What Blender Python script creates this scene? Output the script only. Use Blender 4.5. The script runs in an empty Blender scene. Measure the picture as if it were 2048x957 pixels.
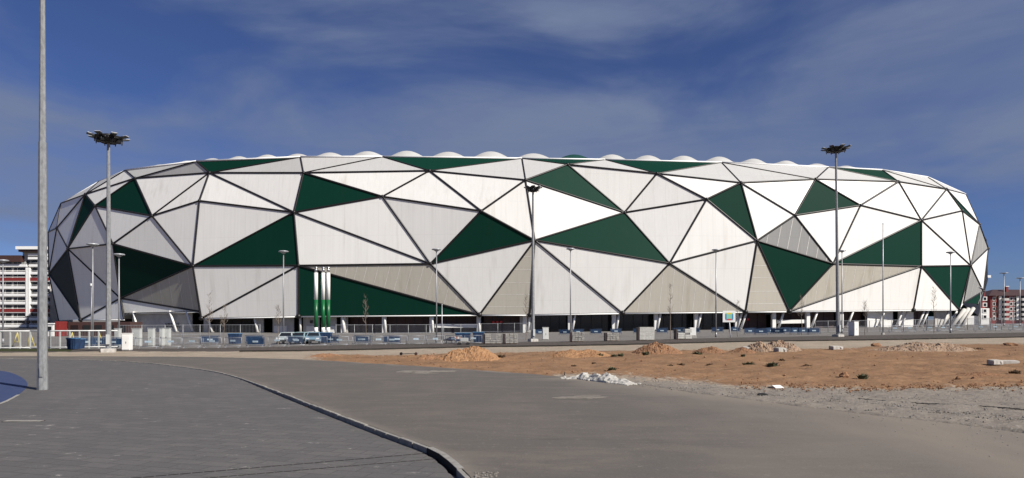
import bpy, bmesh, math, random
from mathutils import Vector, Matrix, noise
random.seed(7)
R = math.radians
C = bpy.context.scene.collection

# ------------------------------------------------------------------ camera survey
F, CX, HY, EYE = 1300.0, 1024.0, 640.0, 3.0          # focal length in photo pixels, principal column, horizon row, eye height


def lerp_table(tab, x):
    if x <= tab[0][0]:
        return tab[0][1]
    for (a, b), (c, d) in zip(tab, tab[1:]):
        if x <= c:
            return b + (d - b) * (x - a) / (c - a)
    return tab[-1][1]


def sstep(a, b, x):
    t = max(0.0, min(1.0, (x - a) / (b - a)))
    return t * t * (3 - 2 * t)


def ground_z(x, y):                                   # the site rises gently towards the right
    return min(1.2, 0.0135 * max(0.0, x + 4)) * sstep(22, 62, y)


def at(px, py, Y):                                    # measured point at a known distance
    return Vector(((px - CX) / F * Y, Y, EYE + (HY - py) / F * Y))


def gpt(px, py, dz=0.0):                              # where a sight line meets the ground
    t = (px - CX) / F
    v = (HY - py) / F
    Y = 4.0
    while Y < 600:
        if EYE + v * Y <= ground_z(t * Y, Y) + dz:
            break
        Y += 0.25
    lo, hi = Y - 0.25, Y
    for _ in range(20):
        m = (lo + hi) / 2
        if EYE + v * m <= ground_z(t * m, m) + dz:
            hi = m
        else:
            lo = m
    return Vector((t * hi, hi, ground_z(t * hi, hi) + dz))


def foot(px, Y):                                      # ground point under a column of the survey at a known distance
    x = (px - CX) / F * Y
    return Vector((x, Y, ground_z(x, Y)))


# ------------------------------------------------------------------ materials
def new_mat(name):
    m = bpy.data.materials.new(name)
    m.use_nodes = True
    nt = m.node_tree
    b = nt.nodes['Principled BSDF']
    return m, nt, b


def L(nt, a, b):
    nt.links.new(a, b)


def mix_col(nt, fac, a, b, blend='MIX'):
    n = nt.nodes.new('ShaderNodeMix')
    n.data_type = 'RGBA'
    n.blend_type = blend
    for sock, v in ((n.inputs[0], fac), (n.inputs[6], a), (n.inputs[7], b)):
        if hasattr(v, 'links'):
            L(nt, v, sock)
        elif isinstance(v, (int, float)):
            sock.default_value = v
        else:
            sock.default_value = (*v, 1)
    return n.outputs[2]


def noise_fac(nt, scale, detail=4, rough=0.6, lo=0.35, hi=0.65, stretch=(1, 1, 1), rot=(0, 0, 0), coord='Object', dist=0.0):
    tc = nt.nodes.new('ShaderNodeTexCoord')
    mp = nt.nodes.new('ShaderNodeMapping')
    mp.inputs['Scale'].default_value = stretch
    mp.inputs['Rotation'].default_value = rot
    n = nt.nodes.new('ShaderNodeTexNoise')
    n.inputs['Scale'].default_value = scale
    n.inputs['Detail'].default_value = detail
    n.inputs['Roughness'].default_value = rough
    n.inputs['Distortion'].default_value = dist
    L(nt, tc.outputs[coord], mp.inputs['Vector'])
    L(nt, mp.outputs[0], n.inputs['Vector'])
    r = nt.nodes.new('ShaderNodeMapRange')
    r.inputs['From Min'].default_value = lo
    r.inputs['From Max'].default_value = hi
    L(nt, n.outputs['Fac'], r.inputs['Value'])
    return r.outputs[0]


def mathn(nt, op, a, b=None):
    n = nt.nodes.new('ShaderNodeMath')
    n.operation = op
    for i, v in enumerate((a, b)):
        if v is None:
            continue
        if hasattr(v, 'links'):
            L(nt, v, n.inputs[i])
        else:
            n.inputs[i].default_value = v
    return n.outputs[0]


def bump(nt, b, h, strength=0.3, dist=0.02):
    n = nt.nodes.new('ShaderNodeBump')
    n.inputs['Strength'].default_value = strength
    n.inputs['Distance'].default_value = dist
    L(nt, h, n.inputs['Height'])
    L(nt, n.outputs[0], b.inputs['Normal'])


def simple(name, col, rough=0.6, metal=0.0, var=0.25, scale=2.0, spec=0.4, stretch=(1, 1, 1)):
    m, nt, b = new_mat(name)
    f = noise_fac(nt, scale, stretch=stretch)
    dark = tuple(c * (1 - var) for c in col)
    L(nt, mix_col(nt, f, dark, col), b.inputs['Base Color'])
    b.inputs['Roughness'].default_value = rough
    b.inputs['Metallic'].default_value = metal
    b.inputs['Specular IOR Level'].default_value = spec
    return m


def attr(nt, name):
    a = nt.nodes.new('ShaderNodeAttribute')
    a.attribute_name = name
    return a.outputs['Fac']


def panel_mat(name, col, stain, amount, rough, spec=0.5):
    m, nt, b = new_mat(name)
    streak = noise_fac(nt, 1.0, 3, 0.6, 0.56, 0.78, stretch=(0.55, 0.55, 0.035))
    broad = noise_fac(nt, 0.09, 3, 0.6, 0.35, 0.7)
    fine = noise_fac(nt, 1.0, 2, 0.5, 0.3, 0.7, stretch=(2.4, 2.4, 0.02))
    s = mathn(nt, 'MULTIPLY', streak, amount)
    c = mix_col(nt, mathn(nt, 'MULTIPLY', broad, 0.5), col, tuple(x * 0.9 for x in col))
    c = mix_col(nt, mathn(nt, 'MULTIPLY', fine, 0.17), c, tuple(x * 0.7 for x in col))
    c = mix_col(nt, s, c, stain)
    tcs = nt.nodes.new('ShaderNodeTexCoord')
    sp = nt.nodes.new('ShaderNodeSeparateXYZ')
    L(nt, tcs.outputs['Object'], sp.inputs[0])
    fx = mathn(nt, 'FRACT', mathn(nt, 'DIVIDE', sp.outputs['X'], 2.6))
    fz = mathn(nt, 'FRACT', mathn(nt, 'DIVIDE', sp.outputs['Z'], 7.3))
    seam = mathn(nt, 'MAXIMUM', mathn(nt, 'LESS_THAN', fx, 0.05), mathn(nt, 'LESS_THAN', fz, 0.016))
    c = mix_col(nt, mathn(nt, 'MULTIPLY', seam, 0.11), c, tuple(x * 0.45 for x in col))
    L(nt, c, b.inputs['Base Color'])
    b.inputs['Roughness'].default_value = rough
    b.inputs['Specular IOR Level'].default_value = spec
    return m


M = {}
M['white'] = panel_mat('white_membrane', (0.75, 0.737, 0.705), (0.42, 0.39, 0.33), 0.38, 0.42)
M['white_top'] = panel_mat('greyer_white_membrane', (0.45, 0.445, 0.435), (0.32, 0.30, 0.27), 0.25, 0.6, 0.3)  # greyer white for the top row of facets
M['green'] = panel_mat('green_membrane', (0.0028, 0.030, 0.019), (0.006, 0.028, 0.019), 0.5, 0.6, 0.07)
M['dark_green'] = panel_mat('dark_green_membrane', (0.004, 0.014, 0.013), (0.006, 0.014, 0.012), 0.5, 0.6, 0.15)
M['mesh'] = panel_mat('perforated_grey_membrane', (0.45, 0.42, 0.36), (0.28, 0.25, 0.19), 0.7, 0.6, 0.2)
M['mesh_cool'] = panel_mat('plain_grey_perforated_membrane', (0.25, 0.25, 0.245), (0.19, 0.185, 0.175), 0.5, 0.6, 0.2)
M['seam'] = simple('pale_seam', (0.66, 0.63, 0.58), 0.5)
M['frame'] = simple('black_steel', (0.012, 0.010, 0.010), 0.45)
M['cushion'] = simple('roof_cushion_white', (0.46, 0.455, 0.44), 0.6, var=0.12, scale=0.3)
M['cushion_green'] = simple('roof_cushion_green', (0.012, 0.06, 0.045), 0.45)
M['rail'] = simple('white_rail', (0.8, 0.8, 0.79), 0.4, var=0.08)
M['plaster'] = simple('plaster', (0.50, 0.48, 0.45), 0.8, var=0.2, scale=0.5)
M['whitewall'] = simple('white_wall_paint', (0.74, 0.73, 0.70), 0.7, var=0.12, scale=0.6)
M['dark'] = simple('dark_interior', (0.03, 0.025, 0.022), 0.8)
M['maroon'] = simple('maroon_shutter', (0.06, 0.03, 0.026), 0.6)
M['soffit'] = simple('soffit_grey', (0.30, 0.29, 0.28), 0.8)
m, nt, b = new_mat('dark_glass')
b.inputs['Base Color'].default_value = (0.012, 0.014, 0.016, 1)
b.inputs['Roughness'].default_value = 0.12
M['glass'] = m
M['red'] = simple('red_paint', (0.20, 0.022, 0.02), 0.6, var=0.2)
M['redlamp'] = simple('red_sign', (0.7, 0.03, 0.03), 0.5)
M['galv'] = simple('galvanised_steel', (0.26, 0.265, 0.27), 0.45, 0.15, var=0.35, scale=9.0, stretch=(1, 1, 0.4))
M['pole'] = simple('grey_pole_steel', (0.30, 0.30, 0.31), 0.45, 0.4, var=0.15, scale=3.0)
M['lampgrey'] = simple('lamp_head_grey', (0.42, 0.43, 0.45), 0.4, 0.3)
M['blacksteel'] = simple('floodlight_black', (0.02, 0.02, 0.022), 0.4)
M['lens'] = simple('floodlight_lens', (0.75, 0.75, 0.76), 0.15, spec=0.8)
M['wire'] = simple('fence_wire', (0.33, 0.34, 0.37), 0.5, 0.4)
M['whitemetal'] = simple('white_metal', (0.66, 0.66, 0.65), 0.5)
M['yellow'] = simple('yellow_paint', (0.50, 0.42, 0.12), 0.6)
M['blue'] = simple('blue_plastic', (0.018, 0.046, 0.115), 0.6, var=0.5)
M['blue2'] = simple('light_blue_plastic', (0.06, 0.16, 0.30), 0.6, var=0.3)
M['plate'] = simple('pale_plate', (0.36, 0.45, 0.52), 0.5)
M['cab'] = simple('cabinet_paint', (0.60, 0.60, 0.57), 0.55, var=0.12)
M['cabgrey'] = simple('grey_cabinet_paint', (0.42, 0.43, 0.42), 0.55, var=0.15)
M['paver'] = simple('stacked_concrete', (0.36, 0.34, 0.31), 0.9, var=0.4, scale=5.0)
M['paver2'] = simple('pale_stacked_concrete', (0.52, 0.51, 0.47), 0.9, var=0.25, scale=4.0)
M['wood'] = simple('pallet_wood', (0.16, 0.10, 0.065), 0.85, var=0.4, scale=4.0)
M['dark_piece'] = simple('dark_brown', (0.05, 0.035, 0.035), 0.6)
M['bark'] = simple('bark', (0.20, 0.16, 0.13), 0.9)
M['weed'] = simple('weed_leaf', (0.075, 0.085, 0.040), 0.8, var=0.5, scale=14)
M['dryweed'] = simple('dry_weed', (0.13, 0.085, 0.045), 0.9, var=0.5, scale=14)
M['dustpatch'] = simple('pale_dust', (0.22, 0.195, 0.165), 0.95, var=0.3, scale=3.0)
M['gravelstone'] = simple('verge_stone', (0.24, 0.22, 0.195), 0.9, var=0.4, scale=3.0)
M['concrete'] = simple('broken_concrete', (0.50, 0.47, 0.43), 0.9, var=0.35, scale=3.0)
M['plasterlump'] = simple('white_plaster_spill', (0.43, 0.41, 0.375), 0.9, var=0.3, scale=3.0)
M['rubber'] = simple('rubber', (0.02, 0.02, 0.02), 0.7)
M['carwhite'] = simple('car_white', (0.36, 0.41, 0.42), 0.25, spec=0.6, var=0.05)
M['carteal'] = simple('car_pale_teal', (0.22, 0.32, 0.34), 0.25, spec=0.6, var=0.05)
M['carblue'] = simple('car_blue_grey', (0.15, 0.24, 0.31), 0.25, spec=0.6, var=0.05)
M['stone'] = simple('kerb_stone', (0.27, 0.255, 0.235), 0.9, var=0.35, scale=5.0)
M['palestone'] = simple('pale_kerb_stone', (0.31, 0.29, 0.26), 0.9, var=0.3, scale=6.0)
M['gap'] = simple('soil_and_gap_shade', (0.022, 0.018, 0.015), 0.95)  # near-black: soil and joints, also the painted shade of the kerb gap
M['navy'] = simple('navy_cloth', (0.015, 0.02, 0.06), 0.9)
M['orange'] = simple('faded_orange', (0.45, 0.20, 0.12), 0.7)
M['stack_white'] = simple('flue_white', (0.72, 0.72, 0.69), 0.35, var=0.06)
M['stack_green'] = simple('flue_green', (0.008, 0.11, 0.035), 0.35, var=0.15)
M['stainless'] = simple('stainless', (0.5, 0.5, 0.5), 0.3, 0.9)


def soil(name, c1, c2, c3, scale, bmp=0.5):
    m, nt, b = new_mat(name)
    f1 = noise_fac(nt, scale, 5, 0.65, 0.35, 0.65)
    f2 = noise_fac(nt, scale * 9, 4, 0.7, 0.5, 0.7)
    c = mix_col(nt, f1, c1, c2)
    c = mix_col(nt, mathn(nt, 'MULTIPLY', f2, 0.6), c, c3)
    L(nt, c, b.inputs['Base Color'])
    b.inputs['Roughness'].default_value = 0.95
    b.inputs['Specular IOR Level'].default_value = 0.1
    bump(nt, b, f2, bmp, 0.05)
    return m


M['moundsand'] = soil('heaped_sand', (0.33, 0.19, 0.10), (0.25, 0.135, 0.07), (0.15, 0.08, 0.045), 1.2)
M['moundred'] = soil('heaped_red_earth', (0.28, 0.155, 0.085), (0.22, 0.12, 0.07), (0.12, 0.065, 0.04), 1.5)
M['moundgrey'] = soil('heaped_rubble_earth', (0.30, 0.21, 0.145), (0.23, 0.15, 0.10), (0.38, 0.34, 0.29), 1.5)

# ground sheet: bands of plaza, street, pale fill, orange sand and grey gravel
m, nt, b = new_mat('site_ground')
g1 = noise_fac(nt, 0.35, 6, 0.65, 0.35, 0.65)
g2 = noise_fac(nt, 3.0, 6, 0.7, 0.35, 0.65)
g3 = noise_fac(nt, 14.0, 4, 0.7, 0.52, 0.66)
trk = noise_fac(nt, 0.5, 4, 0.6, 0.48, 0.7, stretch=(0.25, 1.6, 1), rot=(0, 0, R(8)))
pale = mix_col(nt, g1, (0.33, 0.275, 0.215), (0.26, 0.215, 0.168))
pale = mix_col(nt, mathn(nt, 'MULTIPLY', g3, 0.5), pale, (0.14, 0.12, 0.10))
sand = mix_col(nt, g1, (0.270, 0.160, 0.090), (0.205, 0.118, 0.067))
sand = mix_col(nt, mathn(nt, 'MULTIPLY', g2, 0.5), sand, (0.18, 0.100, 0.057))
sand = mix_col(nt, mathn(nt, 'MULTIPLY', trk, 0.75), sand, (0.14, 0.082, 0.05))
sand = mix_col(nt, mathn(nt, 'MULTIPLY', g3, 0.25), sand, (0.33, 0.24, 0.16))
grav = mix_col(nt, g2, (0.225, 0.195, 0.165), (0.165, 0.143, 0.123))
grav = mix_col(nt, g3, grav, (0.25, 0.235, 0.215))
plaza = mix_col(nt, g1, (0.175, 0.165, 0.155), (0.14, 0.13, 0.125))
street = mix_col(nt, g2, (0.065, 0.055, 0.05), (0.09, 0.078, 0.07))


def fuzzy(name, amp=0.9):
    a = attr(nt, name)
    n = mathn(nt, 'MULTIPLY', mathn(nt, 'SUBTRACT', g2, 0.5), amp)
    s = mathn(nt, 'ADD', a, n)
    r = nt.nodes.new('ShaderNodeMapRange')
    r.inputs['From Min'].default_value = 0.35
    r.inputs['From Max'].default_value = 0.65
    L(nt, s, r.inputs['Value'])
    return r.outputs[0]


c = mix_col(nt, fuzzy('sand'), pale, sand)
c = mix_col(nt, fuzzy('gravel'), c, grav)
c = mix_col(nt, fuzzy('plaza', 0.15), c, plaza)
c = mix_col(nt, fuzzy('street', 0.2), c, street)
c = mix_col(nt, fuzzy('turf', 0.5), c, (0.035, 0.04, 0.015))
L(nt, c, b.inputs['Base Color'])
b.inputs['Roughness'].default_value = 0.95
b.inputs['Specular IOR Level'].default_value = 0.1
bump(nt, b, g2, 0.5, 0.06)
M['ground'] = m

# road: dusty grey asphalt
m, nt, b = new_mat('dusty_asphalt')
r1 = noise_fac(nt, 0.25, 5, 0.6, 0.35, 0.65, stretch=(1, 0.35, 1), rot=(0, 0, R(-35)))
r2 = noise_fac(nt, 0.6, 7, 0.7, 0.46, 0.72, stretch=(0.35, 1.2, 1), rot=(0, 0, R(38)), dist=1.2)
r3 = noise_fac(nt, 22, 6, 0.8, 0.35, 0.65)
r4 = noise_fac(nt, 4.0, 6, 0.75, 0.58, 0.68)
c = mix_col(nt, r1, (0.140, 0.123, 0.110), (0.100, 0.091, 0.086))
c = mix_col(nt, mathn(nt, 'MULTIPLY', r2, 0.8), c, (0.175, 0.150, 0.125))
c = mix_col(nt, mathn(nt, 'MULTIPLY', r3, 0.55), c, (0.045, 0.042, 0.04))
c = mix_col(nt, mathn(nt, 'MULTIPLY', r4, 0.5), c, (0.21, 0.19, 0.165))
r5 = noise_fac(nt, 1.3, 5, 0.7, 0.55, 0.75, stretch=(0.22, 1.3, 1), rot=(0, 0, R(52)))
c = mix_col(nt, mathn(nt, 'MULTIPLY', r5, 0.6), c, (0.062, 0.057, 0.054))
dn = mathn(nt, 'ADD', attr(nt, 'dust'), mathn(nt, 'MULTIPLY', mathn(nt, 'SUBTRACT', r1, 0.5), 0.55))
c = mix_col(nt, dn, c, (0.185, 0.160, 0.134))
L(nt, c, b.inputs['Base Color'])
b.inputs['Roughness'].default_value = 0.9
b.inputs['Specular IOR Level'].default_value = 0.2
bump(nt, b, r3, 0.25, 0.01)
M['road'] = m

# pavers
m, nt, b = new_mat('grey_pavers')
tc = nt.nodes.new('ShaderNodeTexCoord')
mp = nt.nodes.new('ShaderNodeMapping')
mp.inputs['Rotation'].default_value = (0, 0, R(16))
L(nt, tc.outputs['Object'], mp.inputs['Vector'])
br = nt.nodes.new('ShaderNodeTexBrick')
br.inputs['Scale'].default_value = 1.0
br.inputs['Brick Width'].default_value = 0.8
br.inputs['Row Height'].default_value = 0.4
br.inputs['Mortar Size'].default_value = 0.013
br.inputs['Color1'].default_value = (0.128, 0.119, 0.116, 1)
br.inputs['Color2'].default_value = (0.101, 0.095, 0.096, 1)
br.inputs['Mortar'].default_value = (0.058, 0.053, 0.050, 1)
L(nt, mp.outputs[0], br.inputs['Vector'])
p1 = noise_fac(nt, 0.3, 5, 0.65, 0.3, 0.7)
p2 = noise_fac(nt, 1.1, 7, 0.78, 0.54, 0.70, stretch=(0.6, 2.2, 1), rot=(0, 0, R(-14)))
p3 = noise_fac(nt, 18, 6, 0.8, 0.35, 0.65)
p4 = noise_fac(nt, 1.5, 8, 0.8, 0.615, 0.68, stretch=(0.7, 1.3, 1), rot=(0, 0, R(10)))
c = mix_col(nt, mathn(nt, 'MULTIPLY', p1, 0.5), br.outputs['Color'], (0.085, 0.082, 0.083))
c = mix_col(nt, mathn(nt, 'MULTIPLY', p2, 0.6), c, (0.165, 0.150, 0.138))
c = mix_col(nt, mathn(nt, 'MULTIPLY', p3, 0.38), c, (0.055, 0.052, 0.052))
c = mix_col(nt, mathn(nt, 'MULTIPLY', p4, 0.85), c, (0.40, 0.37, 0.34))
L(nt, c, b.inputs['Base Color'])
b.inputs['Roughness'].default_value = 0.85
b.inputs['Specular IOR Level'].default_value = 0.25
bump(nt, b, br.outputs['Fac'], -0.3, 0.01)
M['pavement'] = m

m, nt, b = new_mat('blue_path_paint')
q1 = noise_fac(nt, 1.5, 5, 0.7, 0.55, 0.75)
c = mix_col(nt, mathn(nt, 'MULTIPLY', q1, 0.4), (0.022, 0.038, 0.105), (0.07, 0.075, 0.11))
L(nt, c, b.inputs['Base Color'])
b.inputs['Roughness'].default_value = 0.8
M['bluepath'] = m


# ------------------------------------------------------------------ mesh helpers
class MB:
    def __init__(self):
        self.v, self.f, self.m, self.mats, self.smooth = [], [], [], [], []

    def mi(self, mat):
        if mat not in self.mats:
            self.mats.append(mat)
        return self.mats.index(mat)

    def poly(self, pts, mat, smooth=False):
        k = len(self.v)
        self.v += [tuple(p) for p in pts]
        self.f.append(tuple(range(k, k + len(pts))))
        self.m.append(self.mi(mat))
        self.smooth.append(smooth)

    def add(self, vs, fs, mat, smooth=False):
        k = len(self.v)
        self.v += [tuple(p) for p in vs]
        i = self.mi(mat)
        for f in fs:
            self.f.append(tuple(k + a for a in f))
            self.m.append(i)
            self.smooth.append(smooth)

    def box(self, c, s, mat, rz=0.0, rx=0.0, bev=0.0):
        c = Vector(c)
        hx, hy, hz = (a / 2 for a in s)
        mt = Matrix.Rotation(rz, 3, 'Z') @ Matrix.Rotation(rx, 3, 'X')
        if bev <= 0:
            vs = [c + mt @ Vector((x * hx, y * hy, z * hz)) for x, y, z in
                  ((-1, -1, -1), (1, -1, -1), (1, 1, -1), (-1, 1, -1), (-1, -1, 1), (1, -1, 1), (1, 1, 1), (-1, 1, 1))]
            self.add(vs, [(0, 3, 2, 1), (4, 5, 6, 7), (0, 1, 5, 4), (1, 2, 6, 5), (2, 3, 7, 6), (3, 0, 4, 7)], mat)
        else:
            bm = bmesh.new()
            bmesh.ops.create_cube(bm, size=1)
            for v in bm.verts:
                v.co = Vector((v.co.x * 2 * hx, v.co.y * 2 * hy, v.co.z * 2 * hz))
            bmesh.ops.bevel(bm, geom=bm.edges[:], offset=bev, segments=2, affect='EDGES')
            bm.verts.index_update()
            self.add([c + mt @ v.co for v in bm.verts], [tuple(v.index for v in f.verts) for f in bm.faces], mat)
            bm.free()

    def tube(self, p0, p1, r0, r1, mat, n=8, caps=True, smooth=True):
        p0, p1 = Vector(p0), Vector(p1)
        d = (p1 - p0)
        if d.length < 1e-6:
            return
        d.normalize()
        a = d.orthogonal().normalized()
        if abs(d.z) > 0.9:
            a = Vector((1, 0, 0)) - d * d.x
            a.normalize()
        bb = d.cross(a)
        vs = []
        for p, r in ((p0, r0), (p1, r1)):
            for k in range(n):
                t = 2 * math.pi * (k + 0.5) / n
                vs.append(p + (a * math.cos(t) + bb * math.sin(t)) * r)
        self.add(vs, [(k, (k + 1) % n, n + (k + 1) % n, n + k) for k in range(n)], mat, smooth)
        if caps:
            k0 = len(self.v) - 2 * n
            self.f.append(tuple(k0 + k for k in reversed(range(n))))
            self.f.append(tuple(k0 + n + k for k in range(n)))
            self.m += [self.mi(mat)] * 2
            self.smooth += [False, False]

    def lathe(self, prof, mat, c=(0, 0, 0), n=16, smooth=True, axis=None):
        vs = []
        mt = Matrix.Identity(3) if axis is None else Vector((0, 0, 1)).rotation_difference(Vector(axis)).to_matrix()
        for r, z in prof:
            for k in range(n):
                t = 2 * math.pi * k / n
                vs.append(Vector(c) + mt @ Vector((r * math.cos(t), r * math.sin(t), z)))
        fs = []
        for j in range(len(prof) - 1):
            for k in range(n):
                fs.append((j * n + k, j * n + (k + 1) % n, (j + 1) * n + (k + 1) % n, (j + 1) * n + k))
        self.add(vs, fs, mat, smooth)

    def lump(self, c, s, mat, seed=0, jag=0.35, sub=2, smooth=False):
        bm = bmesh.new()
        bmesh.ops.create_icosphere(bm, subdivisions=sub, radius=1)
        bm.verts.index_update()
        vs = []
        for v in bm.verts:
            k = 1 + jag * noise.noise(v.co * 1.4 + Vector((seed * 3.7, seed * 1.3, seed)))
            vs.append(Vector(c) + Vector((v.co.x * s[0] * k, v.co.y * s[1] * k, v.co.z * s[2] * k)))
        self.add(vs, [tuple(v.index for v in f.verts) for f in bm.faces], mat, smooth)
        bm.free()

    def build(self, name, parent=None, off=None):
        me = bpy.data.meshes.new(name)
        v = self.v if off is None else [(a - off[0], b - off[1], c - off[2]) for a, b, c in self.v]
        me.from_pydata(v, [], self.f)
        for mt in self.mats:
            me.materials.append(M[mt])
        me.polygons.foreach_set('material_index', self.m)
        me.polygons.foreach_set('use_smooth', self.smooth)
        me.update()
        o = bpy.data.objects.new(name, me)
        C.objects.link(o)
        if parent is not None:
            o.parent = parent
        return o


def tag(o, label=None, cat=None, group=None, kind=None):
    if label:
        o['label'] = label
    if cat:
        o['category'] = cat
    if group:
        o['group'] = group
    if kind:
        o['kind'] = kind
    return o


def thing(name, loc, label, cat, group=None, rz=0.0):
    o = bpy.data.objects.new(name, None)
    o.empty_display_size = 0.3
    C.objects.link(o)
    o.location = loc
    o.rotation_euler = (0, 0, rz)
    return tag(o, label, cat, group)


def dup(root, loc, rz=0.0, label=None, group=None, scale=None):
    def cp(o, parent):
        c = o.copy()
        C.objects.link(c)
        if parent is not None:
            c.parent = parent
        for ch in o.children:
            cp(ch, c)
        return c
    r = cp(root, None)
    r.location = loc
    r.rotation_euler = (0, 0, rz)
    if label:
        r['label'] = label
    if group:
        r['group'] = group
    if scale:
        r.scale = scale
    return r


# ------------------------------------------------------------------ ground
Y_STREET_NEAR = [(-900, 706), (0, 706), (300, 704), (500, 703.5), (750, 699.5), (950, 694.5), (1250, 690), (1480, 684), (1780, 680), (2048, 674.6), (3000, 664)]
Y_STREET_FAR = [(-900, 700), (0, 699), (300, 699), (500, 696), (750, 690), (950, 687), (1250, 682), (1480, 676), (1780, 671), (2048, 666), (3000, 656)]
Y_SAND_TOP = [(-900, 600), (560, 708), (640, 709), (760, 712), (880, 708), (1000, 706), (1150, 704), (1250, 702), (1500, 700), (1700, 696), (1900, 690), (2048, 689), (3000, 680)]
Y_SAND_BOT = [(1150, 752), (1280, 756), (1400, 764), (1500, 775), (1600, 776), (1750, 779), (1900, 776), (2048, 774), (3000, 774)]
Y_ROAD = [(-900, 711.5), (0, 711.5), (400, 713), (600, 718), (800, 729), (1000, 742), (1130, 752), (1270, 766), (1400, 786), (1600, 811), (2048, 862), (2600, 940), (5000, 1400)]

vs, fs = [], []
A = {k: [] for k in ('sand', 'gravel', 'plaza', 'street', 'turf')}
rows = []
Yv = 3.5
while Yv < 3000:
    rows.append(Yv)
    Yv *= 1.0075 if Yv < 140 else 1.09
NC = 330
for Yr in rows:
    for k in range(NC + 1):
        u = -1.5 + 3.0 * k / NC
        X = u * Yr
        z = ground_z(X, Yr)
        px = CX + F * u
        py = HY + F * (EYE - z) / Yr
        ys, yb = lerp_table(Y_SAND_TOP, px), lerp_table(Y_SAND_BOT, px)
        pxw = px + 18 * noise.noise(Vector((X * 0.3, Yr * 0.3, 0)))
        wob = 5 * noise.noise(Vector((X * 0.12, Yr * 0.12, 3)))
        sd = 0.0
        if px > 560:
            sd = min(sstep(ys - 3, ys + 3, py + wob * 0.6), 1 - sstep(yb - 12, yb + 8, py + wob * 1.6) if px > 1100 else 1.0)
            sd *= sstep(560, 700, px)
        gr = sstep(yb - 8, yb + 12, py + wob * 1.6) if px > 1100 else 0.0
        yf, yn, yr = lerp_table(Y_STREET_FAR, px), lerp_table(Y_STREET_NEAR, px), lerp_table(Y_ROAD, px)
        A['sand'].append(sd)
        A['gravel'].append(gr)
        A['plaza'].append(1 - sstep(yf - 0.5, yf + 0.5, py))
        A['street'].append(sstep(yf - 0.4, yf + 0.4, py) * (1 - sstep(yn - 0.4, yn + 0.4, py + wob * 0.12)))
        A['turf'].append(1.0 if (px < 140 and 699 < py < 704.5) else 0.0)
        amp = 0.10 * sd + 0.035 * gr + (0.05 if yn < py < yr else 0.0)
        if amp > 0:
            p = Vector((X * 0.9, Yr * 0.9, 0))
            z += amp * (noise.fractal(p, 0.8, 2.2, 4) * 0.9 + 0.5 * max(0, noise.noise(p * 3.1)))
            z -= 0.0
        if py > yr + 1.0:
            z -= 0.70 * sstep(0, 8, py - yr)
        if yf < py < yn:
            z += 0.06
        vs.append((X, Yr, z))
n1 = NC + 1
for j in range(len(rows) - 1):
    for k in range(NC):
        a = j * n1 + k
        fs.append((a, a + 1, a + 1 + n1, a + n1))
me = bpy.data.meshes.new('ground')
me.from_pydata(vs, [], fs)
for k, vals in A.items():
    me.attributes.new(k, 'FLOAT', 'POINT').data.foreach_set('value', vals)
me.materials.append(M['ground'])
me.polygons.foreach_set('use_smooth', [True] * len(fs))
go = bpy.data.objects.new('ground', me)
C.objects.link(go)
tag(go, 'wide building site ground of orange sand, pale fill and grey gravel', kind='structure')

mb = MB()
mb.poly([(-4000, -3000, -0.6), (4000, -3000, -0.6), (4000, 4500, -0.6), (-4000, 4500, -0.6)], 'moundgrey')
tag(mb.build('terrain'), 'flat land all round the site', kind='structure')


def resample(pts, n):
    d = [0.0]
    for a, b2 in zip(pts, pts[1:]):
        d.append(d[-1] + (b2 - a).length)
    out, j = [], 0
    for k in range(n):
        s = d[-1] * k / (n - 1)
        while j < len(pts) - 2 and d[j + 1] < s:
            j += 1
        t = (s - d[j]) / max(1e-9, d[j + 1] - d[j])
        out.append(pts[j].lerp(pts[j + 1], t))
    return out


def pave_z(p):
    return PZ + 0.105 * sstep(24, 40, p.y)


def flat(px, py, z=0.0):
    Y = (EYE - z) * F / (py - HY)
    return Vector(((px - CX) / F * Y, Y, z))


def smooth_line(pts, it=2):
    for _ in range(it):
        o = [pts[0]]
        for a, b2 in zip(pts, pts[1:]):
            o += [a.lerp(b2, 0.25), a.lerp(b2, 0.75)]
        o.append(pts[-1])
        pts = o
    return pts


KERB_PX = [(1000, 1500), (962, 1000), (948, 960), (926, 938), (884, 901), (800, 873), (740, 851), (660, 821), (600, 798), (520, 768), (480, 754), (430, 742), (340, 730), (270, 723.5), (150, 718.5), (-100, 716), (-900, 715.5)]
kerb_w = smooth_line([flat(*p) for p in KERB_PX], 2)
road_r = smooth_line([flat(*p) for p in [(6200, 1600)] + [(q[0], q[1]) for q in reversed(Y_ROAD)]], 2)
NS, NA = 240, 40
Lk, Rr = resample(kerb_w, NS), resample(road_r, NS)
vs, fs, du = [], [], []
for j in range(NS):
    for k in range(NA + 1):
        t = k / NA
        p = Lk[j].lerp(Rr[j], t)
        e = 1 - t
        nz = noise.noise(Vector((p.x * 0.5, p.y * 0.5, 9)))
        if k == NA:
            p = p + Vector((0.35 * nz, 0.35 * nz, 0))
        wdt = 3.6 if Rr[j].y < 34 else 1.0
        span = (Rr[j] - Lk[j]).length
        dd = 1 - sstep(0.0, 1.0, e * span / (wdt + 1.6 * nz)) if wdt + 1.6 * nz > 0.1 else 0
        dd = max(dd, 0.5 * (1 - sstep(0, 0.5, t * span)))
        vs.append((p.x, p.y, -0.004 + (0.0 if k < NA else -0.035)))
        dd = max(dd, 0.75 * sstep(1, 13, p.x + 1.5 * nz) * (1 - sstep(24, 32, p.y)))
        du.append(dd)
n1 = NA + 1
for j in range(NS - 1):
    for k in range(NA):
        a = j * n1 + k
        fs.append((a, a + 1, a + 1 + n1, a + n1))
me = bpy.data.meshes.new('road')
me.from_pydata(vs, [], fs)
me.attributes.new('dust', 'FLOAT', 'POINT').data.foreach_set('value', du)
me.materials.append(M['road'])
ro = bpy.data.objects.new('road', me)
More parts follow.
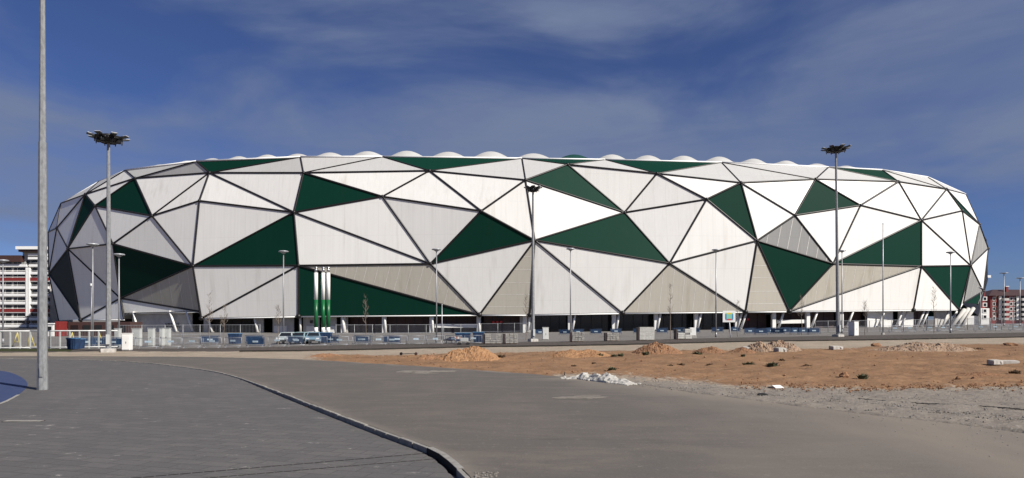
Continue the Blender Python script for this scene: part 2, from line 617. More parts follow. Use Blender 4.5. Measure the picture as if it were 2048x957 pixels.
C.objects.link(ro)
tag(ro, 'wide dusty asphalt road curving away to the left', kind='structure')

# pavement, lower than the road, with a rough edge along the kerb
PZ = -0.13
mb = MB()
edge = []
for a in resample(kerb_w, 400):
    j = min(range(len(kerb_w)), key=lambda i: (kerb_w[i] - a).length)
    q0, q1 = kerb_w[max(0, j - 1)], kerb_w[min(len(kerb_w) - 1, j + 1)]
    d = (q1 - q0).normalized()
    nrm = Vector((-d.y, d.x, 0))
    off = 0.135 + 0.05 * noise.noise(a * 2.0) + (0.035 if int(a.y * 2.5) % 2 else 0)
    if 12.9 < a.y < 15.1:
        off += 0.06
    edge.append((a.x + nrm.x * off, a.y + nrm.y * off, PZ))
edge = [e for e in edge if e[0] > -74]
vs, fs = [], []
for (x_, y_, z_) in edge:
    zf = PZ + 0.105 * sstep(24, 40, y_)
    vs += [(x_, y_, zf), (-75, y_, zf)]
for i in range(len(edge) - 1):
    fs.append((2 * i, 2 * i + 2, 2 * i + 3, 2 * i + 1))
mb.add(vs, fs, 'pavement')
po = mb.build('pavement')
tag(po, 'wide grey paved footway with scuffs and stains', kind='structure')

mb = MB()
ks = resample(kerb_w, 130)
for i, (a, b2) in enumerate(zip(ks, ks[1:])):
    if a.y < 4 or a.x < -70:
        continue
    d = (b2 - a)
    ln = d.length
    d.normalize()
    nrm = Vector((-d.y, d.x, 0))
    c = (a + b2) / 2 + nrm * 0.065
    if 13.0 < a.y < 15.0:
        mb.box((c.x, c.y, -0.23), (ln + 0.002, 0.10, 0.44), 'gap', math.atan2(d.y, d.x))  # kerb side in the gap, its shade painted in near-black
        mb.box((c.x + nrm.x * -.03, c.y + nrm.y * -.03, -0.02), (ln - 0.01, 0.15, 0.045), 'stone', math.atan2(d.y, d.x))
    else:
        mb.box((c.x, c.y, -0.112 + random.uniform(-.016, .004)), (ln - random.uniform(.012, .04), 0.11, 0.23), random.choice(['stone', 'stone', 'palestone']), math.atan2(d.y, d.x) + random.uniform(-.02, .02), bev=.008)
tag(mb.build('kerb'), 'dusty grey kerb stones between road and footway', kind='structure')
mb = MB()
mb.poly([flat(850, 870, -0.45), flat(930, 880, -0.45), flat(1010, 990, -0.45), flat(840, 990, -0.45)], 'gap')  # trench floor, coloured near-black for the shade in the joint
tag(mb.build('trench_ground'), 'earth with painted shade in the open joint beside the kerb', kind='structure')

# flush edging course crossing the footway
mb = MB()


def strip(p0, p1, w, z, mat, n=24, wob=0.0):
    d = (p1 - p0).normalized()
    nr = Vector((-d.y, d.x, 0))
    for k in range(n):
        a, b2 = p0.lerp(p1, k / n), p0.lerp(p1, (k + 1) / n - 0.004)
        o = nr * random.uniform(-wob, wob)
        mb.poly([Vector((a.x, a.y, z)) + o, Vector((b2.x, b2.y, z)) + o, Vector((b2.x, b2.y, z)) + nr * w + o, Vector((a.x, a.y, z)) + nr * w + o], mat)


a0, a1 = flat(235, 960, PZ), flat(880, 905.5, PZ)
b0, b1 = flat(380, 960, PZ), flat(893, 917, PZ)
strip(a0, a1, 0.06, PZ + 0.004, 'gap', 30, 0.006)
strip(b0, b1, 0.05, PZ + 0.004, 'gap', 30, 0.006)
tag(mb.build('edging_course_pavement'), 'two dark joints of the edging course across the footway', kind='structure')

mb = MB()
bp = [(-300, 741), (-100, 741.5), (0, 745), (22, 749), (42, 757), (54, 766), (56, 774), (44, 786), (20, 799), (0, 808), (-100, 840), (-300, 900)]
bw = smooth_line([flat(*p, PZ + 0.004) for p in bp], 2)
mb.poly([(p.x, p.y, pave_z(p) + 0.008) for p in bw], 'bluepath')
o = mb.build('cycle_path')
tag(o, 'blue painted cycle path end set in the footway', kind='structure')
mb = MB()
for a, b2 in zip(bw, bw[1:]):
    if a.y > 27.5:
        continue
    d = (b2 - a).normalized()
    nr = Vector((-d.y, d.x, 0)) * (0.12 + 0.05 * noise.noise(a * 3))
    pts = [Vector((q.x, q.y, pave_z(q) + 0.012)) for q in (a - nr * .3, b2 - nr * .3, b2 + nr * .7, a + nr * .7)]
    mb.poly(pts, 'palestone')
tag(mb.build('path_edge_kerb'), 'pale mortar edge around the blue path', kind='structure')

# ------------------------------------------------------------------ stadium shell
SXC, SYC, SA, SB, SN = -4.0, 250.0, 148.0, 100.0, 2.6
PROF = [(0, 1.037), (4, 1.041), (12, 1.05), (20, 1.056), (28, 1.05), (34, 1.043), (37, 1.034), (39, 1.02), (40.6, 1.0), (46, 0.95)]
RIM_Z = 40.6


SAL, SAR = 138.5, 151.0


def rho(x, y):
    return (abs((x - SXC) / (SAR if x > SXC else SAL)) ** SN + abs((y - SYC) / SB) ** SN) ** (1 / SN)


def shell(px, py, dy=0.0):
    t, v = (px - CX) / F, (HY - py) / F
    best, Y = None, 120.0
    while Y < 262:
        fv = rho(t * Y, Y) - lerp_table(PROF, EYE + v * Y)
        if best is None or fv < best[0]:
            best = (fv, Y)
        if fv <= 0:
            break
        Y += 0.1
    Y = best[1] + dy
    return at(px, py, Y)


def rim(px, py):
    return at(px, py, (RIM_Z - EYE) * F / (HY - py))


def plan_pt(px, k=1.036):
    t = (px - CX) / F
    Y, best = 120.0, None
    while Y < 262:
        fv = rho(t * Y, Y) - k
        if best is None or fv < best[0]:
            best = (fv, Y)
        if fv <= 0:
            break
        Y += 0.1
    return Vector((t * best[1], best[1], 0))


def plan_nrm(p):
    SA = SAR if p.x > SXC else SAL
    u, w = (p.x - SXC) / SA, (p.y - SYC) / SB
    g = Vector((math.copysign(abs(u) ** (SN - 1), u) / SA, math.copysign(abs(w) ** (SN - 1), w) / SB, 0))
    return g.normalized()


RIMV = {'T0': (198, 363), 'T1': (251, 341), 'T2': (393, 323), 'T3': (601, 314.5), 'T4': (765, 314), 'T5': (1044, 317.5),
        'T6': (1210, 320), 'T7': (1443, 325.5), 'T8': (1657, 335), 'T9': (1764, 340.5), 'T10': (1855, 355), 'T11': (1931, 389)}
V = {k: rim(*p) for k, p in RIMV.items()}
SURF = {'T00': (122, 407), 'B0': (270, 357), 'B1': (419, 346), 'B2': (607, 346), 'B3': (859, 342), 'B4': (1051, 360.5), 'B5': (1135, 329.5), 'B6': (1314, 347.5),
        'B7': (1482, 366), 'B8': (1631, 359), 'B9': (1797, 364), 'B10': (1893, 379),
        'P': (171, 389), 'M': (190, 412), 'Q': (114, 456.5), 'U': (97, 464.5),
        'C0': (304, 432), 'C1': (399, 402), 'C2': (588, 425), 'C3': (765, 393.5), 'C4': (962.5, 422.5), 'C6': (1249, 425.5), 'C7': (1413.5, 399),
        'C8': (1590, 431), 'C9': (1721, 411), 'C10': (1842.5, 441), 'C11': (1924, 422), 'C12': (1958.5, 449),
        'K': (226, 488), 'N': (136, 498), 'S': (98, 548),
        'D1': (386, 532.5), 'D2': (597, 531.5), 'D3': (861, 528), 'D4': (1069.5, 481), 'D5': (1339.5, 527), 'D6': (1514, 482), 'D7': (1666, 528),
        'D8': (1842.5, 533), 'D9': (1941, 531.5), 'D10': (1976, 497.5), 'D11': (1966, 583),
        'L': (241, 597), 'E00': (118, 642), 'E0': (161.5, 640), 'Ea': (248, 639), 'Eb': (249, 627), 'Ec': (400, 623.5), 'E1': (403, 637), 'E2': (597, 633),
        'E3': (959, 630), 'E4': (1060, 630), 'E5': (1245, 626.5), 'E6': (1491, 624), 'E7': (1578.5, 623), 'E8': (1826.5, 620.5), 'E9': (1918, 619.5),
        'G1': (1926, 606.5), 'G2': (1955, 609)}
DY = {'B4': -1.5, 'C6': 3.4, 'D4': -1.0, 'B6': 1.8, 'B5': 1.8, 'C4': -2.0, 'L': 2.5, 'Ec': 1.0, 'Eb': 2.0}
for k, p in SURF.items():
    V[k] = shell(*p, DY.get(k, 0.0))
W, GR, ME, WT, DG, MC = 'white', 'green', 'mesh', 'white_top', 'dark_green', 'mesh_cool'
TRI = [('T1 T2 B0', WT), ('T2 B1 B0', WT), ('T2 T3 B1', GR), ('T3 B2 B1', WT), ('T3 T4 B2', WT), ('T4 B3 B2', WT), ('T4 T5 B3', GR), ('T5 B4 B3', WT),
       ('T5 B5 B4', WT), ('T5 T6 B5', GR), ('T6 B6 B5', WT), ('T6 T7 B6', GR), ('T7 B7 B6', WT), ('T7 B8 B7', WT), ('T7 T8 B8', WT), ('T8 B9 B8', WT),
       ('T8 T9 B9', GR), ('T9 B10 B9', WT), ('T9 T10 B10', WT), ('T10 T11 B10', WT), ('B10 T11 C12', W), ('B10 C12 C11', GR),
       ('B0 B1 C0', W), ('B1 C1 C0', W), ('B1 C2 C1', W), ('B1 B2 C2', W), ('B2 C3 C2', GR), ('B2 B3 C3', W), ('B3 C4 C3', W), ('B3 B4 C4', W),
       ('B4 D4 C4', W), ('B4 C6 D4', W), ('B4 B5 C6', GR), ('B5 B6 C6', W), ('B6 C7 C6', W), ('B6 B7 C7', W), ('B7 D6 C7', GR), ('B7 C8 D6', W),
       ('B7 B8 C8', W), ('B8 C9 C8', GR), ('B8 B9 C9', W), ('B9 C10 C9', W), ('B9 B10 C10', W), ('B10 C11 C10', W), ('C11 D9 C10', W), ('C11 C12 D9', W),
       ('C12 D10 D9', MC),
       ('C0 C1 D1', W), ('C0 D1 K', W), ('C1 C2 D1', W), ('C2 D2 D1', GR), ('C2 D3 D2', W), ('C2 C3 D3', W), ('C3 C4 D3', W), ('C4 D4 D3', GR),
       ('D4 C6 D5', GR), ('C6 C7 D5', W), ('C7 D6 D5', W), ('D6 C8 D7', MC), ('C8 C9 D7', W), ('C9 C10 D7', W), ('D7 C10 D8', GR), ('C10 D9 D8', W),
       ('L D1 Ec', ME), ('L Ec Eb', W), ('D1 D2 E1', W), ('D2 E2 E1', W), ('D2 E3 E2', GR), ('D2 D3 E3', ME), ('D3 D4 E3', W), ('D4 E4 E3', ME),
       ('D4 E5 E4', W), ('D4 D5 E5', W), ('D5 E6 E5', ME), ('D5 D6 E6', W), ('D6 E7 E6', ME), ('D6 D7 E7', GR), ('D7 D8 E7', ME), ('D8 E8 E7', W),
       ('D8 E9 E8', W), ('D8 D9 E9', GR), ('D9 D11 G1', MC), ('D9 G1 E9', W), ('D9 D10 D11', W), ('G1 D11 G2', GR),
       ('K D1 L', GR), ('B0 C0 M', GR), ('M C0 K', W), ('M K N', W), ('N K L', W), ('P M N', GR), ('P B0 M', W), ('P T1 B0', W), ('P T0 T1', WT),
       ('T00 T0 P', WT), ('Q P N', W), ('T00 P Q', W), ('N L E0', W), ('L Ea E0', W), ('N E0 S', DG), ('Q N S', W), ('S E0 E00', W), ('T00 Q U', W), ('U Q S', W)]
SEAMS = {'D2 D3 E3': ((0.30, 0, 1), 2.3), 'D4 E4 E3': ((1, 0, 0), 2.9), 'D5 E6 E5': ((0.07, 0, 1), 2.6), 'D6 E7 E6': ((1, 0, 0), 2.9),
         'D7 D8 E7': ((0.03, 0, 1), 2.6), 'D6 C8 D7': ((0.22, 0, 1), 2.6), 'L D1 Ec': ((0.0, 0, 1), 3.2), 'C12 D10 D9': ((0.2, 0, 1), 3.5), 'D9 D11 G1': ((0.3, 0, 1), 3.5)}
sroot_loc = Vector((SXC, SYC, 0))
stadium = thing('stadium', sroot_loc, 'huge rounded stadium clad in white and green triangular facets', 'stadium')
NAMES = {W: 'white_panel', WT: 'white_panel', GR: 'green_panel', DG: 'green_panel', ME: 'grey_mesh_panel', MC: 'grey_mesh_panel'}
edges = {}
for names, mt in TRI:
    ks = names.split()
    p = [V[k] for k in ks]
    n = (p[1] - p[0]).cross(p[2] - p[0]).normalized()
    cen = (p[0] + p[1] + p[2]) / 3
    if n.dot(Vector((0, 0, EYE)) - cen) < 0:
        n = -n
        p = [p[0], p[2], p[1]]
    out = []
    for i in range(3):
        a, b2, c2 = p[i], p[(i + 1) % 3], p[(i + 2) % 3]
        d1, d2 = (b2 - a).normalized(), (c2 - a).normalized()
        s = max(0.12, d1.cross(d2).length)
        step = 0.10 / s
        step = min(step, (b2 - a).length * 0.2, (c2 - a).length * 0.2)
        out.append(a + d1 * step + d2 * step)
    back = [q - n * 0.25 for q in out]
    mb = MB()
    mb.poly(out, mt)
    for i in range(3):
        j = (i + 1) % 3
        mb.poly([out[i], back[i], back[j], out[j]], mt)
    mb.poly(list(reversed(back)), mt)
    if names in SEAMS:
        dv, sp = SEAMS[names]
        d = Vector(dv)
        d = (d - n * d.dot(n)).normalized()
        q = n.cross(d)
        offs = [x.dot(q) for x in out]
        o_ = min(offs) + sp * 0.6
        while o_ < max(offs):
            hit = []
            for i in range(3):
                a, b2 = out[i], out[(i + 1) % 3]
                fa, fb = a.dot(q) - o_, b2.dot(q) - o_
                if fa * fb < 0:
                    hit.append(a.lerp(b2, fa / (fa - fb)))
            if len(hit) == 2:
                h0, h1 = hit
                mb.poly([h0 + n * 0.02 - q * 0.055, h1 + n * 0.02 - q * 0.055, h1 + n * 0.02 + q * 0.055, h0 + n * 0.02 + q * 0.055], 'seam')
            o_ += sp * random.uniform(0.9, 1.1)
    mb.build(NAMES[mt], stadium, sroot_loc)
    for i in range(3):
        e = tuple(sorted((ks[i], ks[(i + 1) % 3])))
        edges.setdefault(e, []).append(mt)


fr = MB()
RIME = set()
bottom = ['E00', 'E0', 'Ea', 'Eb', 'Ec', 'E1', 'E2', 'E3', 'E4', 'E5', 'E6', 'E7', 'E8', 'E9', 'G1', 'G2']
for (a, b2), ms in edges.items():
    if a[0] == 'T' and b2[0] == 'T':
        RIME.add((a, b2))
        continue
    if a[0] in 'EG' and b2[0] in 'EG':
        continue
    r = 0.235
    if a[0] == 'T' or b2[0] == 'T':
        r = 0.185
    fr.tube(V[a], V[b2], r, r, 'frame', 6, caps=False)
for k, p in V.items():
    if k[0] in 'BCDKLMNPQ':
        fr.lump(p, (0.42, 0.42, 0.42), 'frame', jag=0, sub=2, smooth=True)
fr.build('facet_frame', stadium, sroot_loc)
for k in ('E0', 'E1', 'E2', 'E3', 'E4', 'E5', 'E6', 'E7', 'E8', 'E9'):
    nd = MB()
    nd.lump(V[k], (0.6, 0.6, 0.6), 'frame', jag=0, sub=2, smooth=True)
    nd.build('node_joint', stadium, sroot_loc)
be = MB()
for a, b2 in zip(bottom, bottom[1:]):
    if (a, b2) in (('Ea', 'Eb'), ('Ec', 'E1')):
        continue
    if a in ('E00', 'G1'):
        continue
    be.tube(V[a] - Vector((0, -0.1, 0.12)), V[b2] - Vector((0, -0.1, 0.12)), 0.15, 0.15, 'rail', 6, caps=True)
be.build('bottom_rail', stadium, sroot_loc)
ra = MB()
for a, b2 in RIME:
    if a in ('T0', 'T00') or b2 in ('T0', 'T00'):
        ra.tube(V[a], V[b2], 0.12, 0.12, 'rail', 6)
    else:
        ra.tube(V[a] + Vector((0, 0, 0.05)), V[b2] + Vector((0, 0, 0.05)), 0.22, 0.22, 'rail', 6)
ra.build('rim_rail', stadium, sroot_loc)

# rear of the shell
rear = MB()
levels = [(4.2, 1.036), (15, 1.052), (27, 1.05), (36, 1.02), (40.6, 1.0)]
th0 = math.atan2((V['T11'].y - SYC), (V['T11'].x - SXC))
th1 = math.atan2((V['U'].y - SYC), (V['U'].x - SXC)) + 2 * math.pi


def ring_pt(th, k):
    c_, s_ = math.cos(th), math.sin(th)
    SA = SAR if c_ > 0 else SAL
    r = (abs(c_ / SA) ** SN + abs(s_ / SB) ** SN) ** (-1 / SN)
    return Vector((SXC + k * r * c_ , SYC + k * r * s_, 0))


NB = 22
for j in range(len(levels) - 1):
    for k in range(NB):
        q = []
        for (jj, kk) in ((j, k), (j, k + 1), (j + 1, k + 1), (j + 1, k)):
            th = th0 + 0.02 + (th1 - th0 - 0.12) * (kk + (0.5 if jj % 2 and 0 < kk < NB else 0)) / NB
            p = ring_pt(th, levels[jj][1])
            p.z = levels[jj][0]
            q.append(p)
        for tri in ((q[0], q[1], q[2]), (q[0], q[2], q[3])):
            rear.poly(tri, random.choice(['white', 'white', 'white', 'green']))
rear.build('rear_facade', stadium, sroot_loc)

# roof cushions: barrel vaults running inwards from the rim
loop = [V[k] for k in ( 'T0', 'T1', 'T2', 'T3', 'T4', 'T5', 'T6', 'T7', 'T8', 'T9', 'T10', 'T11')]


def rim_at(px):
    ks = ['T0', 'T1', 'T2', 'T3', 'T4', 'T5', 'T6', 'T7', 'T8', 'T9', 'T10', 'T11']
    return rim(px, lerp_table([RIMV[k] for k in ks], px))


def cushion(pa, pb, rise, mt, ina=0.0, inlen=44.0):
    mb = MB()
    d = (pb - pa)
    w = d.length
    d.normalize()
    nin = Vector((-d.y, d.x, 0))
    if nin.dot(Vector((SXC, SYC, 0)) - pa) < 0:
        nin = -nin
    NW, NL = 14, 8
    cen = Vector((SXC, SYC, 0))
    vs, fs = [], []
    for i in range(NL + 1):
        u = i / NL
        for k in range(NW + 1):
            s = k / NW
            base = pa.lerp(pb, s)
            tow = Vector((cen.x - base.x, cen.y - base.y, 0)).normalized()
            dirv = (nin * 0.75 + tow * 0.25).normalized()
            h = rise * math.sin(math.pi * s) ** 1.0
            fall = 1.0
            if i == 0:
                h *= 0.0
            elif i == 1:
                u2 = 0.02
            inn = ina + inlen * (u ** 1.5)
            p = base + dirv * inn
            p.z = RIM_Z + 0.15 + h + 0.02 * inn
            vs.append(p)
    for i in range(NL):
        for k in range(NW):
            a = i * (NW + 1) + k
            fs.append((a, a + 1, a + NW + 2, a + NW + 1))
    mb.add(vs, fs, mt, True)
    return mb.build('roof_cushion', stadium, sroot_loc)


pk = [(300, 0.9), (352, 1.0), (408, 1.0), (462, 1.15), (519, 1.25), (583, 1.2), (648, 1.35), (727, 1.6), (810, 1.75), (894, 1.65), (982, 1.85), (1070, 1.55), (1155, 1.45),
      (1232, 1.6), (1303, 1.6), (1376, 1.7), (1452, 1.75), (1522, 1.6), (1588, 1.5), (1650, 1.15), (1712, 1.0), (1765, 0.8)]
xs = [270] + [(a[0] + b2[0]) / 2 for a, b2 in zip(pk, pk[1:])] + [1795]
for i, (x, rs) in enumerate(pk):
    pa, pb = rim_at(xs[i] + 0.5), rim_at(xs[i + 1] - 0.5)
    cushion(pa, pb, rs * 1.08, 'cushion_green' if x in (1155,) else 'cushion', 0.5)
for (x0, x1, rs, mt) in ((1040, 1110, 1.5, 'cushion_green'), (1100, 1180, 1.6, 'cushion'), (1190, 1262, 1.5, 'cushion'), (1262, 1330, 1.3, 'cushion'), (1330, 1420, 1.9, 'cushion_green'), (1400, 1445, 2.0, 'cushion_green'), (1478, 1550, 1.5, 'cushion'), (1545, 1612, 1.4, 'cushion'), (1600, 1680, 1.3, 'cushion_green'), (255, 330, 1.3, 'cushion_green')):
    a, b2 = rim_at(x0), rim_at(x1)
    cushion(a, b2, rs + 0.35, mt, 7.0, 38.0)
ro_ = MB()
NBR = 40
for k in range(NBR):
    ta, tb = th0 + 0.03 + (th1 - th0 - 0.06) * k / NBR, th0 + 0.03 + (th1 - th0 - 0.06) * (k + 1) / NBR
    q = []
    for th, kk in ((ta, 0.995), (tb, 0.995), (tb, 0.62), (ta, 0.62)):
        p = ring_pt(th, kk)
        p.z = RIM_Z - 0.1 + (0.8 if kk < 0.9 else 0)
        q.append(p)
    ro_.poly(q, 'cushion')
ro_.build('rear_roof', stadium, sroot_loc)

# ground floor of the stadium
def wallpt(px, inset):
    p = plan_pt(px)
    n = plan_nrm(p)
    q = p - n * inset
    return Vector((q.x, q.y, 0))


BOT = [(118, 642), (161, 640), (247, 639), (249, 627), (400, 623.5), (403, 637), (597, 633), (959, 630), (1060, 630), (1245, 626.5), (1491, 624), (1578, 623), (1826, 620.5), (1918, 619.5)]


def top_z(px, inset=0):
    p = plan_pt(px)
    return EYE + (HY - lerp_table(BOT, px)) / F * p.y + 0.25


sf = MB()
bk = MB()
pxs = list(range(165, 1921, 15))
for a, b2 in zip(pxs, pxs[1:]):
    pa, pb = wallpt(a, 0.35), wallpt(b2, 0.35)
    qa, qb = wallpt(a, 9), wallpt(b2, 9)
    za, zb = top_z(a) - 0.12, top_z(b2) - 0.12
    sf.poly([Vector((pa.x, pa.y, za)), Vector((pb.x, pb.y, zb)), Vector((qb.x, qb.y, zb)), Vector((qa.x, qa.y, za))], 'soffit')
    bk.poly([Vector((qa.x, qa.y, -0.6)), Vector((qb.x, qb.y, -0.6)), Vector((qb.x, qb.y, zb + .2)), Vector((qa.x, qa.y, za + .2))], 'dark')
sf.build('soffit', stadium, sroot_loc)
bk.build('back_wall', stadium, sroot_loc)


def wall_seg(mb, x0, x1, inset, z0, z1, mat, thick=0.3, top=None):
    n = max(1, int((x1 - x0) / 40))
    for k in range(n):
        a, b2 = x0 + (x1 - x0) * k / n, x0 + (x1 - x0) * (k + 1) / n
        pa, pb = wallpt(a, inset), wallpt(b2, inset)
        na, nb = plan_nrm(pa) * thick, plan_nrm(pb) * thick
        ga, gb = ground_z(pa.x, pa.y), ground_z(pb.x, pb.y)
        za, zb = (top_z(a) - 0.15, top_z(b2) - 0.15) if z1 is None else (ga + z1, gb + z1)
        lo_a, lo_b = ga + z0, gb + z0
        f = [Vector((pa.x, pa.y, lo_a)), Vector((pb.x, pb.y, lo_b)), Vector((pb.x, pb.y, zb)), Vector((pa.x, pa.y, za))]
        g = [f[0] - na, f[1] - nb, f[2] - nb, f[3] - na]
        mb.add(f + g, [(0, 1, 2, 3), (5, 4, 7, 6), (3, 2, 6, 7), (4, 0, 3, 7), (1, 5, 6, 2)], mat)


for x0, x1, mt in ((250, 372, 'plaster'), (396, 406, 'plaster'), (503, 518, 'plaster'), (537, 580, 'plaster'), (599, 632, 'plaster'), (643, 667, 'plaster'), (677, 690, 'plaster'),
                   (1040, 1062, 'plaster'), (1748, 1800, 'whitewall'), (1812, 1842, 'whitewall'), (1886, 1915, 'plaster')):
    mb = MB()
    wall_seg(mb, x0, x1, 1.9, -0.4, None, mt)
    mb.build('ground_floor_wall', stadium, sroot_loc)
for x0, x1, mt in ((690, 764, 'maroon'), (768, 860, 'maroon'), (405, 503, 'dark'), (1066, 1140, 'glass'), (1144, 1231, 'glass'), (1234, 1314, 'glass'), (1318, 1395, 'glass'), (1400, 1476, 'glass'), (868, 954, 'maroon'), (966, 1040, 'maroon'), (1495, 1550, 'maroon'), (1560, 1620, 'maroon'), (1626, 1690, 'maroon'), (1696, 1746, 'maroon'), (1843, 1885, 'maroon')):
    mb = MB()
    wall_seg(mb, x0, x1, 3.6, -0.4, None, mt, 0.1)
    n = max(2, int((x1 - x0) / 18))
    for k in range(1, n):
        wall_seg(mb, x0 + (x1 - x0) * k / n - 0.5, x0 + (x1 - x0) * k / n + 0.5, 3.52, -0.4, None, 'frame', 0.05)
    mb.build('shopfront_glazing', stadium, sroot_loc)
for x0, x1 in ((868, 954), (1560, 1622)):
    mb = MB()
    wall_seg(mb, x0, x1, 1.3, 1.2, 2.05, 'whitewall', 0.12)
    mb.build('white_counter_band', stadium, sroot_loc)
for x0, x1 in ((606, 631), (644, 666), (540, 566), (1752, 1770), (1775, 1798)):
    mb = MB()
    wall_seg(mb, x0, x1, 1.78, -0.4, 1.6, 'whitewall', 0.1)
    mb.build('white_plinth', stadium, sroot_loc)
mb = MB()
wall_seg(mb, 613, 619, 1.86, 2.2, 2.9, 'glass', 0.05)
wall_seg(mb, 621, 627, 1.86, 2.2, 2.9, 'glass', 0.05)
mb.build('small_window', stadium, sroot_loc)
for px in (683, 766, 862, 957, 1050, 1141, 1230, 1315, 1396, 1478, 1553, 1622, 1690):
    p = wallpt(px, 1.25)
    zt = top_z(px) - 0.2
    gz = ground_z(p.x, p.y)
    mb = MB()
    mb.box((p.x, p.y, (gz - 0.3 + zt) / 2), (0.95, 0.7, zt - gz + 0.3), 'whitewall', math.atan2(plan_nrm(p).y, plan_nrm(p).x) + math.pi / 2, bev=0.04)
    mb.build('pillar', stadium, sroot_loc)
for px, lean in ((262, 8), (335, 14), (368, 14), (412, 8), (505, 7), (598, -1), (683, 3), (768, 1), (864, 0), (958, 0), (1061, -6), (1152, -8), (1240, -7), (1324, -9), (1406, -10), (1488, -12), (1497, -13), (1572, -12), (1640, -14), (1712, -14), (1775, -14), (1812, -15), (1822, -15), (1856, -16), (1864, -16), (1905, -14), (1922, -18)):
    p = wallpt(px, 0.6)
    pf = wallpt(px + lean * 0.9, 1.0)
    zt = top_z(px) + 0.1
    gz = ground_z(pf.x, pf.y)
    mb = MB()
    mb.tube((p.x, p.y, zt), (pf.x, pf.y, gz - 0.2), 0.24, 0.27, 'whitewall', 10)
    mb.tube((pf.x, pf.y, gz), (pf.x, pf.y, gz + 0.28), 0.42, 0.40, 'stone', 10)
    mb.build('strut', stadium, sroot_loc)
# corner props standing free at the right end
for (x0, y0, x1, y1, Y) in ((1937, 618, 1912, 657, 176), (1947, 617, 1922, 655, 182), (1929, 620, 1900, 657, 172)):
    a, b2 = at(x0, y0, Y), at(x1, y1, Y - 3)
    mb = MB()
    mb.tube(a, b2, 0.5, 0.44, 'plaster', 12)
    mb.tube(b2, b2 - Vector((0, 0, 0.5)), 0.65, 0.65, 'plaster', 12)
    mb.build('strut', stadium, sroot_loc)
# entrance lettering and red signs
cu = bpy.data.curves.new('arena_lettering', 'FONT')
cu.body = 'ARENA'
cu.size = 1.5
cu.extrude = 0.04
cu.align_x = 'CENTER'
cu.materials.append(M['frame'])
tmp = bpy.data.objects.new('arena_lettering', cu)
C.objects.link(tmp)
bpy.context.view_layer.update()
lme = bpy.data.meshes.new_from_object(tmp.evaluated_get(bpy.context.evaluated_depsgraph_get()))
bpy.data.objects.remove(tmp)
to = bpy.data.objects.new('arena_lettering', lme)
C.objects.link(to)
pw = wallpt(332, 1.84)
nw = plan_nrm(pw)
to.parent = stadium
to.location = Vector((pw.x, pw.y, EYE - 2.0)) - sroot_loc + nw * 0.06
to.rotation_euler = (R(90), 0, math.atan2(nw.y, nw.x) + R(90))
to.location.z = EYE - 1.9
for pxl, zz in (((986, 994, 1002), 2.45), ((1495, 1502, 1510), 2.3)):
    mb = MB()
    for px in pxl:
        p = wallpt(px, 3.2)
        mb.tube((p.x, p.y, ground_z(p.x, p.y) + zz), (p.x, p.y - 0.1, ground_z(p.x, p.y) + zz), 0.28, 0.28, 'redlamp', 12)
    mb.build('red_sign', stadium, sroot_loc)
for px in (1000, 1160, 1345, 1540):
    p = wallpt(px, 0.9)
    mb = MB()
    mb.box((p.x, p.y, top_z(px) - 0.6), (1.5, 0.4, 0.8), 'frame', bev=0.03)
    mb.build('hanging_speaker', stadium, sroot_loc)

# ------------------------------------------------------------------ flue pipes
for px, lab in ((632, 'white and green banded flue pipe, standing apart left of the close pair'), (646.5, 'white and green banded flue pipe between two others before the green facet'), (656.5, 'white and green banded flue pipe on the right of the three')):
    Yf = 137.5
    p = foot(px, Yf)
    t = thing('flue_pipe', p, lab, 'flue pipe', 'three banded flue pipes')
    zz = lambda py: EYE + (HY - py) / F * Yf - p.z
    r = 0.40
    mb = MB(); mb.tube((0, 0, 0), (0, 0, zz(655)), r, r, 'stack_white', 16); mb.build('lower_white_band', t)
    mb = MB(); mb.tube((0, 0, zz(655)), (0, 0, zz(600)), r + .01, r + .01, 'stack_green', 16); mb.build('green_band', t)
    mb = MB(); mb.tube((0, 0, zz(600)), (0, 0, zz(546)), r, r, 'stack_white', 16); mb.build('upper_white_band', t)
    mb = MB(); mb.tube((0, 0, zz(546)), (0, 0, zz(536)), r * .7, r * .7, 'stainless', 12)
    mb.lathe([(r * .72, zz(538)), (r * .95, zz(536.5)), (r * .95, zz(535)), (0.02, zz(534))], 'stainless', n=12)
    mb.build('steel_cowl', t)

